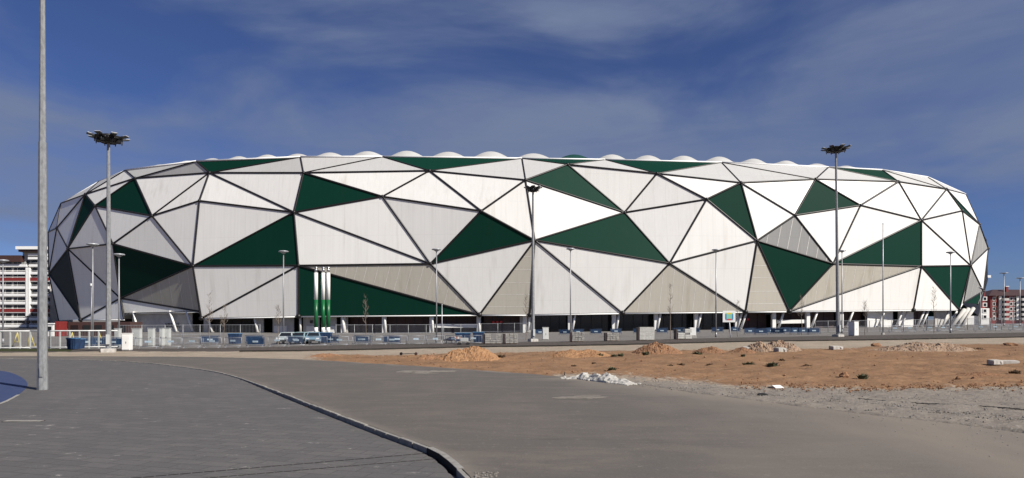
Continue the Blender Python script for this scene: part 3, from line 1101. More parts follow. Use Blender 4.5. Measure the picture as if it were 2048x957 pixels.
# ------------------------------------------------------------------ masts and lamps
def high_mast(px, ytop, Y, label, lean=0.0, sc=1.0):
    p = foot(px, Y)
    t = thing('high_mast_light', p, label, 'light mast', 'high masts with floodlight rings')
    H = EYE + (HY - ytop) / F * Y - p.z
    mb = MB(); mb.tube((0, 0, 0.25), (0, 0, H), 0.245, 0.13, 'galv', 8, smooth=False); mb.build('pole', t)
    mb = MB(); mb.box((0, 0, 0.1), (1.1, 1.1, 0.5), 'concrete', bev=0.04); mb.tube((0, 0, .34), (0, 0, .4), .5, .5, 'galv', 12)
    mb.build('base_plate', t)
    mb = MB(); mb.box((0.0, -0.33, 1.2), (0.3, 0.12, 0.9), 'cabgrey'); mb.build('hatch', t)
    mb = MB()
    mb.lathe([(0.3, H - 0.72), (0.7, H - 0.6), (1.15, H - 0.27), (1.3, H - 0.12), (0.45, H - 0.06)], 'blacksteel', n=18)
    mb.tube((0, 0, H - 0.1), (0, 0, H + 0.12), 0.5, 0.45, 'blacksteel', 14)
    for k in range(24):
        a, b2 = 2 * math.pi * k / 24, 2 * math.pi * (k + 1) / 24
        for rr, z in ((1.15, H - 0.3), (0.7, H - 0.62)):
            mb.tube((rr * math.cos(a), rr * math.sin(a), z), (rr * math.cos(b2), rr * math.sin(b2), z), 0.045, 0.045, 'blacksteel', 5)
    for k in range(6):
        a = 2 * math.pi * k / 6
        mb.tube((0.3 * math.cos(a), 0.3 * math.sin(a), H - 0.7), (1.25 * math.cos(a), 1.25 * math.sin(a), H - 0.35), 0.05, 0.05, 'blacksteel', 5)
    mb.build('ring', t)
    for k in range(8):
        a = 2 * math.pi * k / 8 - R(22.5) + 0.03
        d = Vector((math.cos(a), math.sin(a), 0))
        s = Vector((-d.y, d.x, 0))
        mb = MB()
        c0 = d * 1.05 + Vector((0, 0, H - 0.22))
        c1 = d * 1.85 + Vector((0, 0, H - 0.10))
        up = Vector((0, 0, 1))
        w0, w1 = 0.2, 0.28
        vs = [c0 - s * w0 - up * .07, c0 + s * w0 - up * .07, c0 + s * w0 + up * .08, c0 - s * w0 + up * .08,
              c1 - s * w1 - up * .03, c1 + s * w1 - up * .03, c1 + s * w1 + up * .05, c1 - s * w1 + up * .05]
        mb.add(vs, [(0, 1, 2, 3), (5, 4, 7, 6), (3, 2, 6, 7), (1, 0, 4, 5), (0, 3, 7, 4), (2, 1, 5, 6)], 'blacksteel')
        mb.tube(d * 1.2 + up * (H - 0.7), c0 + d * .2 - up * .1, .05, .05, 'blacksteel', 5)
        mb.box(d * 0.95 + up * (H - 0.5), (0.3, 0.3, 0.18), 'blacksteel', a)
        fl = mb.build('floodlight', t)
        ml = MB()
        l0, l1 = c0.lerp(c1, 0.6), c1 + d * 0.02
        vv = [l0 - s * .22 + up * .065, l0 + s * .22 + up * .065, l1 + s * .26 + up * .055, l1 - s * .26 + up * .055]
        vb = [q + up * 0.03 for q in vv]
        ml.add(vv + vb, [(0, 1, 5, 4), (1, 2, 6, 5), (2, 3, 7, 6), (3, 0, 4, 7), (4, 5, 6, 7)], 'lens')
        ml.build('lens', fl)
    t.rotation_euler = (0, lean, R(22.5))
    for ch in t.children:
        if ch.name.startswith(('ring', 'floodlight')):
            ch.scale = (sc, sc, 1)
    return t


high_mast(217, 272, 60, 'tall grey mast with black floodlight ring beside the white cabinet and shaded facets', 0.0, 0.92)
high_mast(1066, 374, 87, 'tall grey mast with floodlight ring in front of the bright facet, middle of the stadium', 0.0, 0.66)
high_mast(1676, 296, 88, 'tall grey mast with floodlight ring beside the dark sided cabinet', R(-0.9), 1.0)

p = flat(85, 780, PZ + 0.02)
t = thing('tall_pole', p, 'thick galvanised faceted pole rising from the footway beyond the top of view', 'pole')
mb = MB(); mb.tube((0, 0, 0), (0, 0, 11.0), 0.205, 0.155, 'galv', 8, smooth=False); mb.build('lower_shaft', t)
mb = MB(); mb.tube((0, 0, 10.6), (0, 0, 24.0), 0.14, 0.07, 'galv', 8, smooth=False); mb.build('upper_shaft', t)
mb = MB(); mb.tube((0, 0, 0.0), (0, 0, 1.15), 0.216, 0.212, 'galv', 8, smooth=False); mb.build('base_sleeve', t)
mb = MB(); mb.box((0.0, -0.232, 0.8), (0.13, 0.03, 0.42), 'galv', bev=.008); mb.build('hatch', t)
t.rotation_euler = (0, 0, R(22.5))


def street_lamp(px, ytop, Y, label, r=0.085, head=0.62):
    p = foot(px, Y)
    t = thing('street_lamp', p, label, 'street lamp', 'street lamps with flat disc heads')
    H = EYE + (HY - ytop) / F * Y - p.z
    mb = MB(); mb.tube((0, 0, 0), (0, 0, H - 0.25), r * 1.25, r * 0.75, 'pole', 8); mb.build('pole', t)
    mb = MB(); mb.tube((0, 0, 0), (0, 0, 0.7), r * 1.7, r * 1.6, 'pole', 8); mb.build('base', t)
    mb = MB()
    mb.lathe([(0.05, H - 0.42), (0.16, H - 0.34), (head * .55, H - 0.22), (head, H - 0.14), (head, H - 0.06), (head * .8, H), (0.02, H + 0.05)], 'lampgrey', n=18)
    mb.build('lamp_head', t)


street_lamp(238, 508, 76, 'street lamp with disc head just right of the tall mast at the shaded corner')
street_lamp(185.5, 487.5, 72, 'street lamp with disc head left of the tall mast, before the darkest facets')
street_lamp(567, 502, 84, 'street lamp with disc head just left of the three flue pipes')
street_lamp(873, 498, 84, 'street lamp with disc head between the long green facet and middle mast')
street_lamp(1141, 497, 92, 'street lamp with disc head just right of the middle mast')
street_lamp(1432, 499, 95, 'street lamp with disc head close left of the colourful board')
street_lamp(1901, 504, 100, 'street lamp with disc head before the lower right green facet')
street_lamp(6, 520, 80, 'street lamp with disc head in front of the red and white apartment block')
street_lamp(1684, 501, 108, 'street lamp with disc head partly hidden behind the right tall mast')
street_lamp(2008, 546, 190, 'distant street lamp above the red apartment roof', 0.12, 1.1)
street_lamp(2040, 556, 190, 'distant street lamp at the edge beside the red apartments', 0.12, 1.1)
street_lamp(1961, 575, 150, 'thin street lamp in front of the red stair tower', 0.07, 0.4)

p = foot(183, 74)
t = thing('camera_pole', p, 'thin post with a small white camera, left of the tall mast', 'camera pole')
H = EYE + (HY - 571) / F * 74 - p.z
mb = MB(); mb.tube((0, 0, 0), (0, 0, H), 0.07, 0.05, 'pole', 8); mb.build('post', t)
mb = MB(); mb.lump((0.02, -0.05, H), (0.16, 0.16, 0.2), 'whitemetal', jag=0, sub=2, smooth=True); mb.box((0, 0, H + .2), (.2, .2, .06), 'whitemetal'); mb.build('camera', t)
for px, yt, Y, lab, nm in ((1766, 448, 96, 'thin bare flagpole in front of the white facets right of the dark cabinet', 'flagpole'), (884, 610, 86, 'slim pale post just right of the lamp by the green facet tip', 'slim_post')):
    p = foot(px, Y)
    t = thing(nm, p, lab, 'post')
    H = EYE + (HY - yt) / F * Y - p.z
    mb = MB(); mb.tube((0, 0, 0), (0, 0, H), 0.10, 0.05, 'lampgrey', 8); mb.build('pole', t)
    mb = MB(); mb.lump((0, 0, H), (.09, .09, .09), 'lampgrey', jag=0, smooth=True); mb.build('cap', t)
    mb = MB(); mb.box((0, 0, 0.15), (0.35, 0.35, 0.3), 'concrete', bev=.02); mb.build('base', t)

# ------------------------------------------------------------------ fences
def mesh_fence(name, pts, h, label, step=0.16, sp=2.5, mt='wire', bar=0.012):
    c0 = pts[0]
    t = thing(name, c0, label, 'fence')
    w = MB()
    acc = []
    for a, b2 in zip(pts, pts[1:]):
        d = b2 - a
        ln = d.length
        n = max(1, round(ln / sp))
        for k in range(n):
            p0, p1 = a.lerp(b2, k / n) - c0, a.lerp(b2, (k + 1) / n) - c0
            acc.append(p0)
            up = Vector((0, 0, 1))
            for zz in (0.12, h * 0.5, h):
                w.tube(p0 + up * zz, p1 + up * zz, 0.022, 0.022, mt, 4, caps=False)
            m_ = max(1, int((p1 - p0).length / step))
            for i in range(m_):
                q = p0.lerp(p1, (i + 0.5) / m_)
                w.tube(q + up * 0.12, q + up * h, bar, bar, mt, 3, caps=False)
    acc.append(pts[-1] - c0)
    w.build('mesh_infill', t)
    for p in acc:
        mb = MB()
        mb.tube(p - Vector((0, 0, 0.05)), p + Vector((0, 0, h + 0.06)), 0.045, 0.045, 'galv', 6)
        mb.build('fence_post', t)
    return t


mesh_fence('mesh_fence', [foot(x, y) for x, y in ((236, 76), (330, 78), (400, 82), (520, 84))], 2.35, 'grey mesh fence in front of the entrance with white turnstile cabinets')
mesh_fence('mesh_fence', [foot(x, y) for x, y in ((672, 88), (780, 91), (955, 96))], 2.3, 'grey mesh fence before the brown shopfronts between pipes and middle mast')
mesh_fence('mesh_fence', [foot(x, y) for x, y in ((962, 98), (1062, 99))], 2.4, 'short grey mesh fence close left of the middle mast')
mesh_fence('mesh_fence', [foot(x, y) for x, y in ((1630, 112), (1760, 113), (1920, 118))], 2.0, 'grey mesh fence below the white facets at the right of the stadium')
mesh_fence('mesh_fence', [foot(x, y) for x, y in ((1935, 118), (2048, 121), (2180, 125))], 2.1, 'grey mesh fence in front of the red apartments')

t = thing('railing_fence', foot(-60, 66), 'low white railed fence with grey posts in front of the apartment block', 'fence')
base = foot(-60, 66)
pts = [foot(x, y) - base for x, y in ((-60, 66), (60, 66.5), (235, 69))]
mb = MB(); mbp = []
for a, b2 in zip(pts, pts[1:]):
    n = max(1, round((b2 - a).length / 0.9))
    up = Vector((0, 0, 1))
    for z, r in ((1.85, 0.07), (0.15, 0.05)):
        mb.tube(a + up * z, b2 + up * z, r, r, 'whitemetal', 6)
    for k in range(n):
        q = a.lerp(b2, k / n)
        mm = MB(); mm.box(q + Vector((0, 0.02, 0.95)), (0.12, 0.1, 1.9), 'cabgrey'); mm.build('fence_post', t)
        if k % 1 == 0:
            for i in range(1, 6):
                q2 = a.lerp(b2, (k + i / 6) / n)
                mb.tube(q2 + up * .15, q2 + up * 1.85, .01, .01, 'wire', 3, caps=False)
mb.build('rails', t)
for px, fl in ((25, 1), (70, -1), (135, 1), (208, -1)):
    p = foot(px, 72)
    t = thing('yellow_prop', p, {25: 'yellow braced prop behind the railing, far left', 70: 'yellow braced prop behind the railing just left of the thick pole', 135: 'yellow braced prop behind the railing right of the thick pole', 208: 'yellow braced prop behind the railing touching the tall mast'}[px], 'prop', 'yellow props behind the railing')
    mb = MB()
    mb.tube((0, 0, 0), (fl * 0.55, 0, 1.6), 0.05, 0.05, 'yellow', 6)
    mb.tube((fl * 0.55, 0, 1.6), (fl * 0.8, 0, 0), 0.05, 0.05, 'yellow', 6)
    mb.tube((fl * .2, 0, .55), (fl * .72, 0, .55), 0.035, 0.035, 'yellow', 6)
    mb.tube((-0.2, 0, 0.03), (fl * 1.0, 0, 0.03), 0.04, 0.04, 'yellow', 6)
    mb.build('brace', t)
    mb = MB(); mb.box((fl * .4, 0, 0.03), (1.1, 0.35, 0.06), 'concrete', bev=.01); mb.build('foot_plate', t)

# ------------------------------------------------------------------ crowd barriers
def barrier(label, group, blue):
    t = thing('crowd_barrier', (0, 0, 0), label, 'barrier', group)
    mb = MB()
    for a, b2 in (((-1.05, 0.12), (-1.05, 1.08)), ((1.05, 0.12), (1.05, 1.08)), ((-1.05, 1.08), (1.05, 1.08)), ((-1.05, .2), (1.05, .2))):
        mb.tube((a[0], 0, a[1]), (b2[0], 0, b2[1]), 0.024, 0.024, 'blue' if blue else 'wire', 5)
    for k in range(1, 14):
        x = -1.05 + 2.1 * k / 14
        mb.tube((x, 0, .2), (x, 0, 1.08), .011, .011, 'blue2' if blue else 'wire', 3, caps=False)
    mb.build('frame', t)
    mb = MB(); mb.box((0, -0.03, 0.72 if not blue else 0.62), (0.62, 0.02, 0.20), 'plate'); mb.build('plate', t)
    if blue:
        mb = MB(); mb.box((0, 0.03, 0.66), (1.9, 0.015, 0.66), 'blue'); mb.build('blue_sheet', t)
    for x in (-0.8, 0.8):
        mb = MB(); mb.tube((x, -.32, .02), (x, .32, .02), .025, .025, 'wire', 5); mb.tube((x, 0, .02), (x, 0, .22), .025, .025, 'wire', 5); mb.build('foot', t)
    return t


GB = 'crowd barriers in the long row before the mesh fence'
b_grey = barrier('low steel crowd barrier with pale plate in the long row before the mesh fence', GB, False)
b_blue = barrier('low blue sheeted crowd barrier with pale plate among the steel ones', GB + ', blue', True)
x = 296.0
i = 0
first = {True: b_blue, False: b_grey}
usedb = {True: False, False: False}


def put_barrier(blue, p, rz, label=None, group=None):
    if not usedb[blue]:
        usedb[blue] = True
        o = first[blue]
        o.location = p
        o.rotation_euler = (0, 0, rz)
        if label:
            o['label'] = label; o['group'] = group
        return o
    return dup(first[blue], p, rz, label or first0[blue][0], group or first0[blue][1])


first0 = {k: (first[k]['label'], first[k]['group']) for k in first}
while x < 960:
    Y = lerp_table([(296, 68), (500, 71), (700, 75), (960, 80)], x) + random.uniform(-.3, .3)
    blue = i in (5,)
    put_barrier(blue, foot(x, Y), random.uniform(-.3, .3))
    x += 2.2 / Y * F * random.uniform(0.95, 1.12)
    i += 1
for x in (150, 172, 198, 226, 246):
    put_barrier(True, foot(x, 70 + random.uniform(-1, 1)), random.uniform(-.4, .4), 'low blue sheeted barrier in the cluster at the foot of the left tall mast', 'blue barriers by the left tall mast')
x = 420
while x < 800:
    put_barrier(True, foot(x, 79 + random.uniform(-1, 1)), random.uniform(-.3, .3), 'blue sheeted barrier in the second row between fence and steel barriers', 'second row blue barriers')
    x += random.uniform(55, 100)
x = 1080
while x < 1480:
    put_barrier(True, foot(x, 118 + random.uniform(-2, 2)), random.uniform(-.2, .2), 'blue sheeted barrier standing before the dark glazing under the stadium', 'blue barriers before the dark glazing')
    x += random.uniform(24, 50)
x = 1500
while x < 1640:
    put_barrier(True, foot(x, 104 + random.uniform(-3, 3)), random.uniform(-.5, .5), 'blue sheeted barrier in the jumble between colourful board and right mast', 'blue barriers right of the board')
    x += random.uniform(12, 22)
x = 1790
while x < 2060:
    put_barrier(False, foot(x, 108 + random.uniform(-2, 2)), random.uniform(-.2, .2), 'low steel barrier beyond the street at the right end of the stadium', 'steel barriers at the right end')
    x += random.uniform(26, 50)


def crate(px, Y, s, label, mt='blue'):
    p = foot(px, Y)
    t = thing('plastic_bin', p, label, 'bin', 'blue bins')
    mb = MB()
    w, d, h = s
    vs = []
    for z, k in ((0.08, 0.86), (h, 1.0)):
        vs += [(-w / 2 * k, -d / 2 * k, z), (w / 2 * k, -d / 2 * k, z), (w / 2 * k, d / 2 * k, z), (-w / 2 * k, d / 2 * k, z)]
    mb.add(vs, [(0, 3, 2, 1), (0, 1, 5, 4), (1, 2, 6, 5), (2, 3, 7, 6), (3, 0, 4, 7)], mt)
    for k in range(1, 4):
        mb.box((-w / 2 + w * k / 4, -d / 2 * .95 - 0.02, h * .5), (0.05, 0.06, h * .8), mt)
    mb.build('body', t)
    mb = MB(); mb.box((0, 0, h + 0.04), (w + .1, d + .1, 0.1), 'blue2', bev=.02); mb.build('lid', t)
    return t


crate(147, 65, (0.9, 0.8, 1.1), 'dark blue bin beside the blue barriers right of the thick pole')
crate(158, 66, (0.8, 0.8, 1.0), 'blue bin standing between another bin and the tall mast')
crate(470, 79.5, (1.3, 1.0, 1.25), 'large dark blue bin behind the steel barriers under the white facets')
crate(650, 83, (1.6, 1.0, 1.3), 'large blue bin just right of the flue pipes')
crate(926, 83, (1.9, 1.2, 1.25), 'wide blue bin left of the stacked pavers, before the white counter')
crate(957, 84, (1.4, 1.2, 1.35), 'blue bin directly beside the stacked pavers')

# ------------------------------------------------------------------ cabinets and turnstiles
def cabinet(px, Y, w, h, label, mt='cab', d=0.7, rz=0.0, name='utility_cabinet'):
    p = foot(px, Y)
    t = thing(name, p, label, 'cabinet', None, rz)
    mb = MB(); mb.box((0, 0, h / 2 + .06), (w, d, h - .1), mt, bev=.015); mb.build('body', t)
    mb = MB(); mb.box((0, 0, 0.05), (w * .96, d * .94, 0.12), 'stone'); mb.build('plinth', t)
    mb = MB(); mb.box((0, 0, h + .04), (w + .08, d + .08, 0.06), mt, bev=.01); mb.build('lid', t)
    mb = MB()
    for sx in ((-0.24, 0.24) if w > 0.9 else (0,)):
        mb.box((sx * w, -d / 2 - .012, h * .5), (w * (0.45 if w > 0.9 else .88), 0.02, h * .82), mt)
    dr = mb.build('door', t)
    mb = MB(); mb.box((w * .05, -d / 2 - .035, h * .5), (0.04, 0.03, 0.18), 'frame'); mb.build('handle', dr)
    return t


cabinet(254.5, 62.5, 0.72, 1.65, 'clean white utility cabinet right of the left tall mast', 'whitewall', rz=R(8))
cabinet(1091, 92, 0.85, 1.75, 'pale utility cabinet beside the middle mast', 'cab')
cabinet(1707, 91, 0.95, 2.0, 'tall pale cabinet with shaded side right of the right mast', 'whitewall', 0.9, R(28))
for px, Y, w, lab in ((236, 71, 0.5, 'narrow grey turnstile post between mast and white cabinet'), (274, 72, 0.9, 'grey turnstile cabinet just right of the white cabinet'), (303, 73, 0.6, 'slim grey turnstile column in the middle of the entrance gap'), (324, 73.5, 0.35, 'thin grey turnstile post close left of the wide one'), (334, 74, 0.7, 'wider grey turnstile cabinet at the end of the mesh gap')):
    cabinet(px, Y, w, 2.0, lab, 'cabgrey', 0.5, name='turnstile_cabinet')

# ------------------------------------------------------------------ pallets
def pallet_load(px, Y, w, rows_, cols, label, mt='paver', h=1.15, dark_piece=True, gap=0.03, miss=()):
    p = foot(px, Y)
    t = thing('paver_pallet', p, label, 'pallet', 'loaded pallets along the street', random.uniform(-.06, .06))
    mb = MB()
    for x_ in (-w / 2 + .08, 0, w / 2 - .08):
        mb.box((x_, 0, 0.06), (0.12, 1.0, 0.09), 'wood')
    for k in range(5):
        mb.box((0, -0.42 + .21 * k, 0.125), (w, 0.14, 0.03), 'wood')
    mb.build('pallet', t)
    mb = MB()
    bw_, bh = w / cols, h / rows_
    for r_ in range(rows_):
        for c_ in range(cols):
            if (r_, c_) in miss:
                continue
            mb.box((-w / 2 + bw_ * (c_ + .5) + random.uniform(-.02, .02), random.uniform(-.03, .03), 0.145 + bh * (r_ + .5)), (bw_ - gap, 0.95, bh - gap * .7), mt, random.uniform(-.03, .03))
    mb.build('paver_stack', t)
    if dark_piece:
        mb = MB(); mb.box((-w / 2 - 0.16, 0.05, h * .5 + .1), (0.26, 0.95, h * 1.02), 'dark_piece', bev=.03); mb.build('dark_end_block', t)  # dark box at the left end of the stack
    return t


pallet_load(987, 78, 2.0, 5, 3, 'loose grey paver stack on a pallet right of the blue bins', miss=((4, 1), (3, 1), (2, 1)), gap=.06)
pallet_load(1023, 78, 1.5, 6, 3, 'grey paver stack with gaps, left of the middle mast', miss=((3, 1),), gap=.06)
pallet_load(1156, 82, 1.5, 5, 4, 'low grey paver pallet just right of the middle mast and lamp')
pallet_load(1225, 83, 1.5, 4, 4, 'low brownish paver pallet halfway between lamp and big pale load', h=1.0)
pallet_load(1293, 84, 1.9, 3, 1, 'big pale smooth load on a pallet, largest of the row', 'paver2', 1.62, True, 0.012)
pallet_load(1368, 86, 1.9, 5, 2, 'pale load with pieces missing, rightmost of the pallets', 'paver2', 1.3, True, .05, ((4, 0), (2, 1), (3, 0)))
mb = MB()
p = foot(1385, 92)
t = thing('white_box', p, 'small white box standing behind the rightmost pallet', 'box')
mb.box((0, 0, .95), (0.85, .6, 1.1), 'whitewall', bev=.02); mb.build('carton', t)
mb = MB(); mb.box((0, 0, .2), (1.0, .7, .4), 'paver', bev=.02); mb.build('base', t)

# sign board with a coloured plan
p = foot(1458, 90)
t = thing('notice_board', p, 'white board on a post with a coloured seating plan', 'sign')
zc = lambda py: EYE + (HY - py) / F * 90 - p.z
mb = MB(); mb.box((0, 0, (zc(645) + zc(622)) / 2), (1.75, 0.06, zc(622) - zc(645)), 'whitewall', bev=.01); mb.build('board', t)
mb = MB(); mb.tube((0.25, 0.06, 0), (0.05, 0.06, zc(645) + .5), 0.07, 0.07, 'whitemetal', 8); mb.build('post', t)
M['py'] = simple('plan_yellow', (0.65, 0.48, 0.05), 0.6, var=.05)
M['pg'] = simple('plan_green', (0.20, 0.48, 0.36), 0.6, var=.05)
M['pb'] = simple('plan_blue', (0.05, 0.22, 0.40), 0.6, var=.05)
M['pr'] = simple('plan_red', (0.55, 0.06, 0.05), 0.6, var=.05)
mb = MB()
cz = (zc(645) + zc(622)) / 2
mb.box((0.02, -.037, cz), (0.72, .012, 0.62), 'pg')
mb.box((0.02, -.037, cz + .42), (0.68, .012, 0.2), 'py')
mb.box((0.02, -.037, cz - .42), (0.68, .012, 0.2), 'pr')
for s in (-1, 1):
    mb.box((0.02 + s * .47, -.037, cz), (0.2, .012, 0.66), 'pb')
    for u in (-1, 1):
        mb.box((0.02 + s * .42, -.036, cz + u * .40), (0.2, .012, 0.2), 'pb' if u < 0 else 'pg', 0)
mb.build('seating_plan', t)

# ------------------------------------------------------------------ parked cars
def make_car(label, paint):
    t = thing('parked_car', (0, 0, 0), label, 'car', 'parked cars before the flue pipes')
    prof = [(-2.0, .35), (-2.05, .62), (-1.95, .82), (-1.0, .95), (-.35, 1.42), (.9, 1.46), (1.75, 1.02), (1.98, .95), (2.02, .45), (1.9, .3)]
    mb = MB()
    n = len(prof)
    vs = []
    for sx in (-1, 1):
        for (y, z) in prof:
            w = .86 if z < 1.0 else .86 - (z - 1.0) * .42
            vs.append((sx * w, y, z))
    mb.add(vs, [tuple(range(n)), tuple(reversed(range(n, 2 * n)))] + [(i, i + n, (i + 1) % n + n, (i + 1) % n) for i in range(n)], paint)
    mb.build('body', t)
    mb = MB()
    mb.poly([(-.72, -.97, .985), (.72, -.97, .985), (.60, -.40, 1.385), (-.60, -.40, 1.385)], 'glass')
    mb.poly([(.60, .98, 1.43), (-.60, .98, 1.43), (-.72, 1.72, 1.05), (.72, 1.72, 1.05)], 'glass')
    for s in (-1, 1):
        mb.poly([(s * .875, -.75, 1.0), (s * .875, 1.4, 1.03), (s * .715, .85, 1.38), (s * .715, -.3, 1.36)], 'glass')
    mb.build('window', t)
    for s in (-1, 1):
        mb = MB(); mb.box((s * .6, -2.0, .68), (.36, .1, .16), 'lens', bev=.02); mb.build('headlight', t)
        for y in (-1.25, 1.3):
            mb = MB(); mb.tube((s * .66, y, .32), (s * .88, y, .32), .32, .32, 'rubber', 14); w_ = mb.build('wheel', t)
            mb = MB(); mb.tube((s * .87, y, .32), (s * .895, y, .32), .19, .19, 'lampgrey', 10); mb.build('rim', w_)
    mb = MB(); mb.box((0, -2.03, .45), (1.3, .08, .18), 'rubber'); mb.build('bumper_grille', t)
    return t


c1 = make_car('pale white car, leftmost of three parked before the flue pipes', 'carwhite')
c1.location = foot(574, 81)
c2 = make_car('pale teal car in the middle of three parked cars', 'carteal')
c2.location = foot(601, 82)
c3 = make_car('blue grey car, parked nearest the flue pipes', 'carblue')
c3.location = foot(628, 82)
for c_, a in ((c1, .1), (c2, -.05), (c3, .2)):
    c_.rotation_euler = (0, 0, a)

# dark moped beside the blue bins
p = foot(898, 81)
t = thing('moped', p, 'dark moped parked between the steel barriers and wide blue bin', 'moped')
for y in (-.55, .55):
    mb = MB()
    for k in range(14):
        a, b2 = 2 * math.pi * k / 14, 2 * math.pi * (k + 1) / 14
        mb.tube((y + .24 * math.cos(a), 0, .28 + .24 * math.sin(a)), (y + .24 * math.cos(b2), 0, .28 + .24 * math.sin(b2)), .05, .05, 'rubber', 6)
    mb.tube((y, -.05, .28), (y, .05, .28), .1, .1, 'lampgrey', 8)
    mb.build('wheel', t)
mb = MB(); mb.lump((0.15, 0, .55), (.6, .16, .2), 'navy', 1, .15, 2, True); mb.lump((.35, 0, .78), (.42, .15, .09), 'navy', 2, .1, 2, True); mb.build('body', t)
mb = MB(); mb.tube((-.55, 0, .28), (-.38, 0, 1.0), .04, .04, 'navy', 6); mb.tube((-.38, -.3, 1.02), (-.38, .3, 1.02), .025, .025, 'rubber', 6); mb.box((-.45, 0, .7), (.06, .3, .6), 'navy', bev=.02); mb.build('steering', t)
p = foot(912, 81)
t = thing('road_barrier', p, 'small faded orange and white board barrier beside the dark moped', 'barrier')
mb = MB()
for k in range(6):
    mb.box((-.5 + .2 * k, 0, .75), (.2, .04, .3), 'orange' if k % 2 else 'whitemetal')
mb.build('striped_board', t)
for s in (-.5, .5):
    mb = MB(); mb.tube((s, 0, 0), (s, 0, .95), .03, .03, 'wire', 5); mb.tube((s, -.3, .02), (s, .3, .02), .03, .03, 'wire', 5); mb.build('leg', t)
# hand cart
p = foot(927, 76)
t = thing('hand_cart', p, 'grey metal cart with small wheels in front of the wide blue bin', 'cart')
mb = MB(); mb.box((0, 0, .42), (1.5, .8, .1), 'paver'); mb.box((0.1, 0, .68), (0.9, .6, .4), 'cabgrey', bev=.03); mb.tube((.75, 0, .45), (1.15, 0, 1.0), .03, .03, 'wire', 6); mb.build('bed', t)
for sx in (-.5, .5):
    for sy in (-.4, .4):
        mb = MB(); mb.tube((sx, sy - .05, .2), (sx, sy + .05, .2), .2, .2, 'rubber', 12); mb.build('wheel', t)

# ------------------------------------------------------------------ saplings
def sapling(px, ytop, Y, label, sd):
    rnd = random.Random(sd)
    p = foot(px, Y)
    H = EYE + (HY - ytop) / F * Y - p.z
    t = thing('bare_sapling', p, label, 'tree', 'bare saplings planted before the stadium')
    mb = MB()
    prev = Vector((0, 0, 0))
    pts = [prev]
    for k in range(1, 9):
        q = Vector((rnd.uniform(-.06, .06), rnd.uniform(-.06, .06), H * k / 8))
        mb.tube(prev, q, 0.055 * (1 - (k - 1) / 9), 0.055 * (1 - k / 9), 'bark', 6, caps=False)
        pts.append(q)
        prev = q
    mb.build('trunk', t)
    mb = MB()
    for k in range(26):
        h = rnd.uniform(.42, .98)
        a = rnd.uniform(0, 6.28)
        i = min(7, int(h * 8))
        s = pts[i].lerp(pts[i + 1], h * 8 - i)
        ln = (1.05 - h) * 1.3 * rnd.uniform(.5, 1.1) + .2
        e = s + Vector((math.cos(a) * ln * .6, math.sin(a) * ln * .6, ln))
        mid = s.lerp(e, .5) + Vector((math.cos(a) * .1, math.sin(a) * .1, -.05))
        mb.tube(s, mid, .018, .014, 'bark', 4, caps=False)
        mb.tube(mid, e, .014, .006, 'bark', 4, caps=False)
        for _ in range(2):
            e2 = mid + Vector((rnd.uniform(-.3, .3), rnd.uniform(-.3, .3), rnd.uniform(.15, .5)))
            mb.tube(mid, e2, .009, .004, 'bark', 3, caps=False)
    mb.build('crown', t)


for px, yt, Y, lab in ((419, 588, 76, 'bare sapling in front of the lower white facet left of the steel barriers'), (556, 611, 76, 'short bare sapling close left of the lamp by the flue pipes'),
                       (731, 592, 80, 'bare sapling in front of the long low green facet'), (1052, 588, 94, 'bare sapling close left of the middle mast'), (1341, 568, 90, 'tall thin sapling between big pale load and the board'),
                       (1475, 602, 96, 'thin sapling just right of the coloured board'), (1603, 590, 97, 'thin bare sapling below the green triangle pointing down'), (1730, 602, 94, 'bare sapling just right of the dark sided cabinet'),
                       (1868, 574, 100, 'bare twiggy sapling left of the last lamp at the right'), (1991, 590, 108, 'thin bare sapling in front of the red apartments'), (448, 612, 79, 'faint thin sapling between two white facets and the steel barriers')):
    sapling(px, yt, Y, lab, px)

# ------------------------------------------------------------------ earth heaps, stones, weeds
def heap(px, py, wpx, hpx, mt, label, sd, name='dirt_mound', depth=2.2, peaks=1, rough=0.30):
    p = gpt(px, py)
    w = wpx / F * p.y
    h = hpx / F * p.y
    t_ = None
    n, m_ = 90, 36
    vs, fs = [], []
    rnd = random.Random(sd)
    pk_ = [(rnd.uniform(-.55, .55), rnd.uniform(.6, 1.0)) for _ in range(peaks - 1)] + [(rnd.uniform(-.15, .15), 1.0)]
    for j in range(m_ + 1):
        for i in range(n + 1):
            u, v = -1 + 2 * i / n, -1 + 2 * j / m_
            x_, y_ = u * w / 2, v * depth
            e = max(0, 1 - (u * u)) * max(0, 1 - v * v)
            sh = max(a * max(0, 1 - math.hypot((u - c_) / (0.95 if peaks == 1 else .55), v) ** 1.5) for c_, a in pk_)
            q = Vector((x_ * 1.6 + sd, y_ * 1.6, sd))
            nz = noise.fractal(q, .6, 2.2, 5)
            nz2 = noise.fractal(q * 4, .9, 2.1, 4)
            z_ = h * (sh * (1 + .12 * nz)) + rough * .35 * h * nz * e ** .5 + (0.05 + .10 * rough) * h * nz2 * min(1, e * 4)
            gx, gy = p.x + x_, p.y + y_ + depth * .5
            edge_ = 1 if e > 0 else 0
            vs.append((x_, y_ + depth * .5, max(-0.15, z_) * edge_ - (0.12 if not edge_ else .03) + ground_z(gx, gy) - p.z))
    for j in range(m_):
        for i in range(n):
            a = j * (n + 1) + i
            fs.append((a, a + 1, a + n + 2, a + n + 1))
    mb = MB()
    mb.add(vs, fs, mt, False)
    o = mb.build(name)
    o.location = p
    tag(o, label, 'dirt mound', 'heaps of dug earth')
    return o


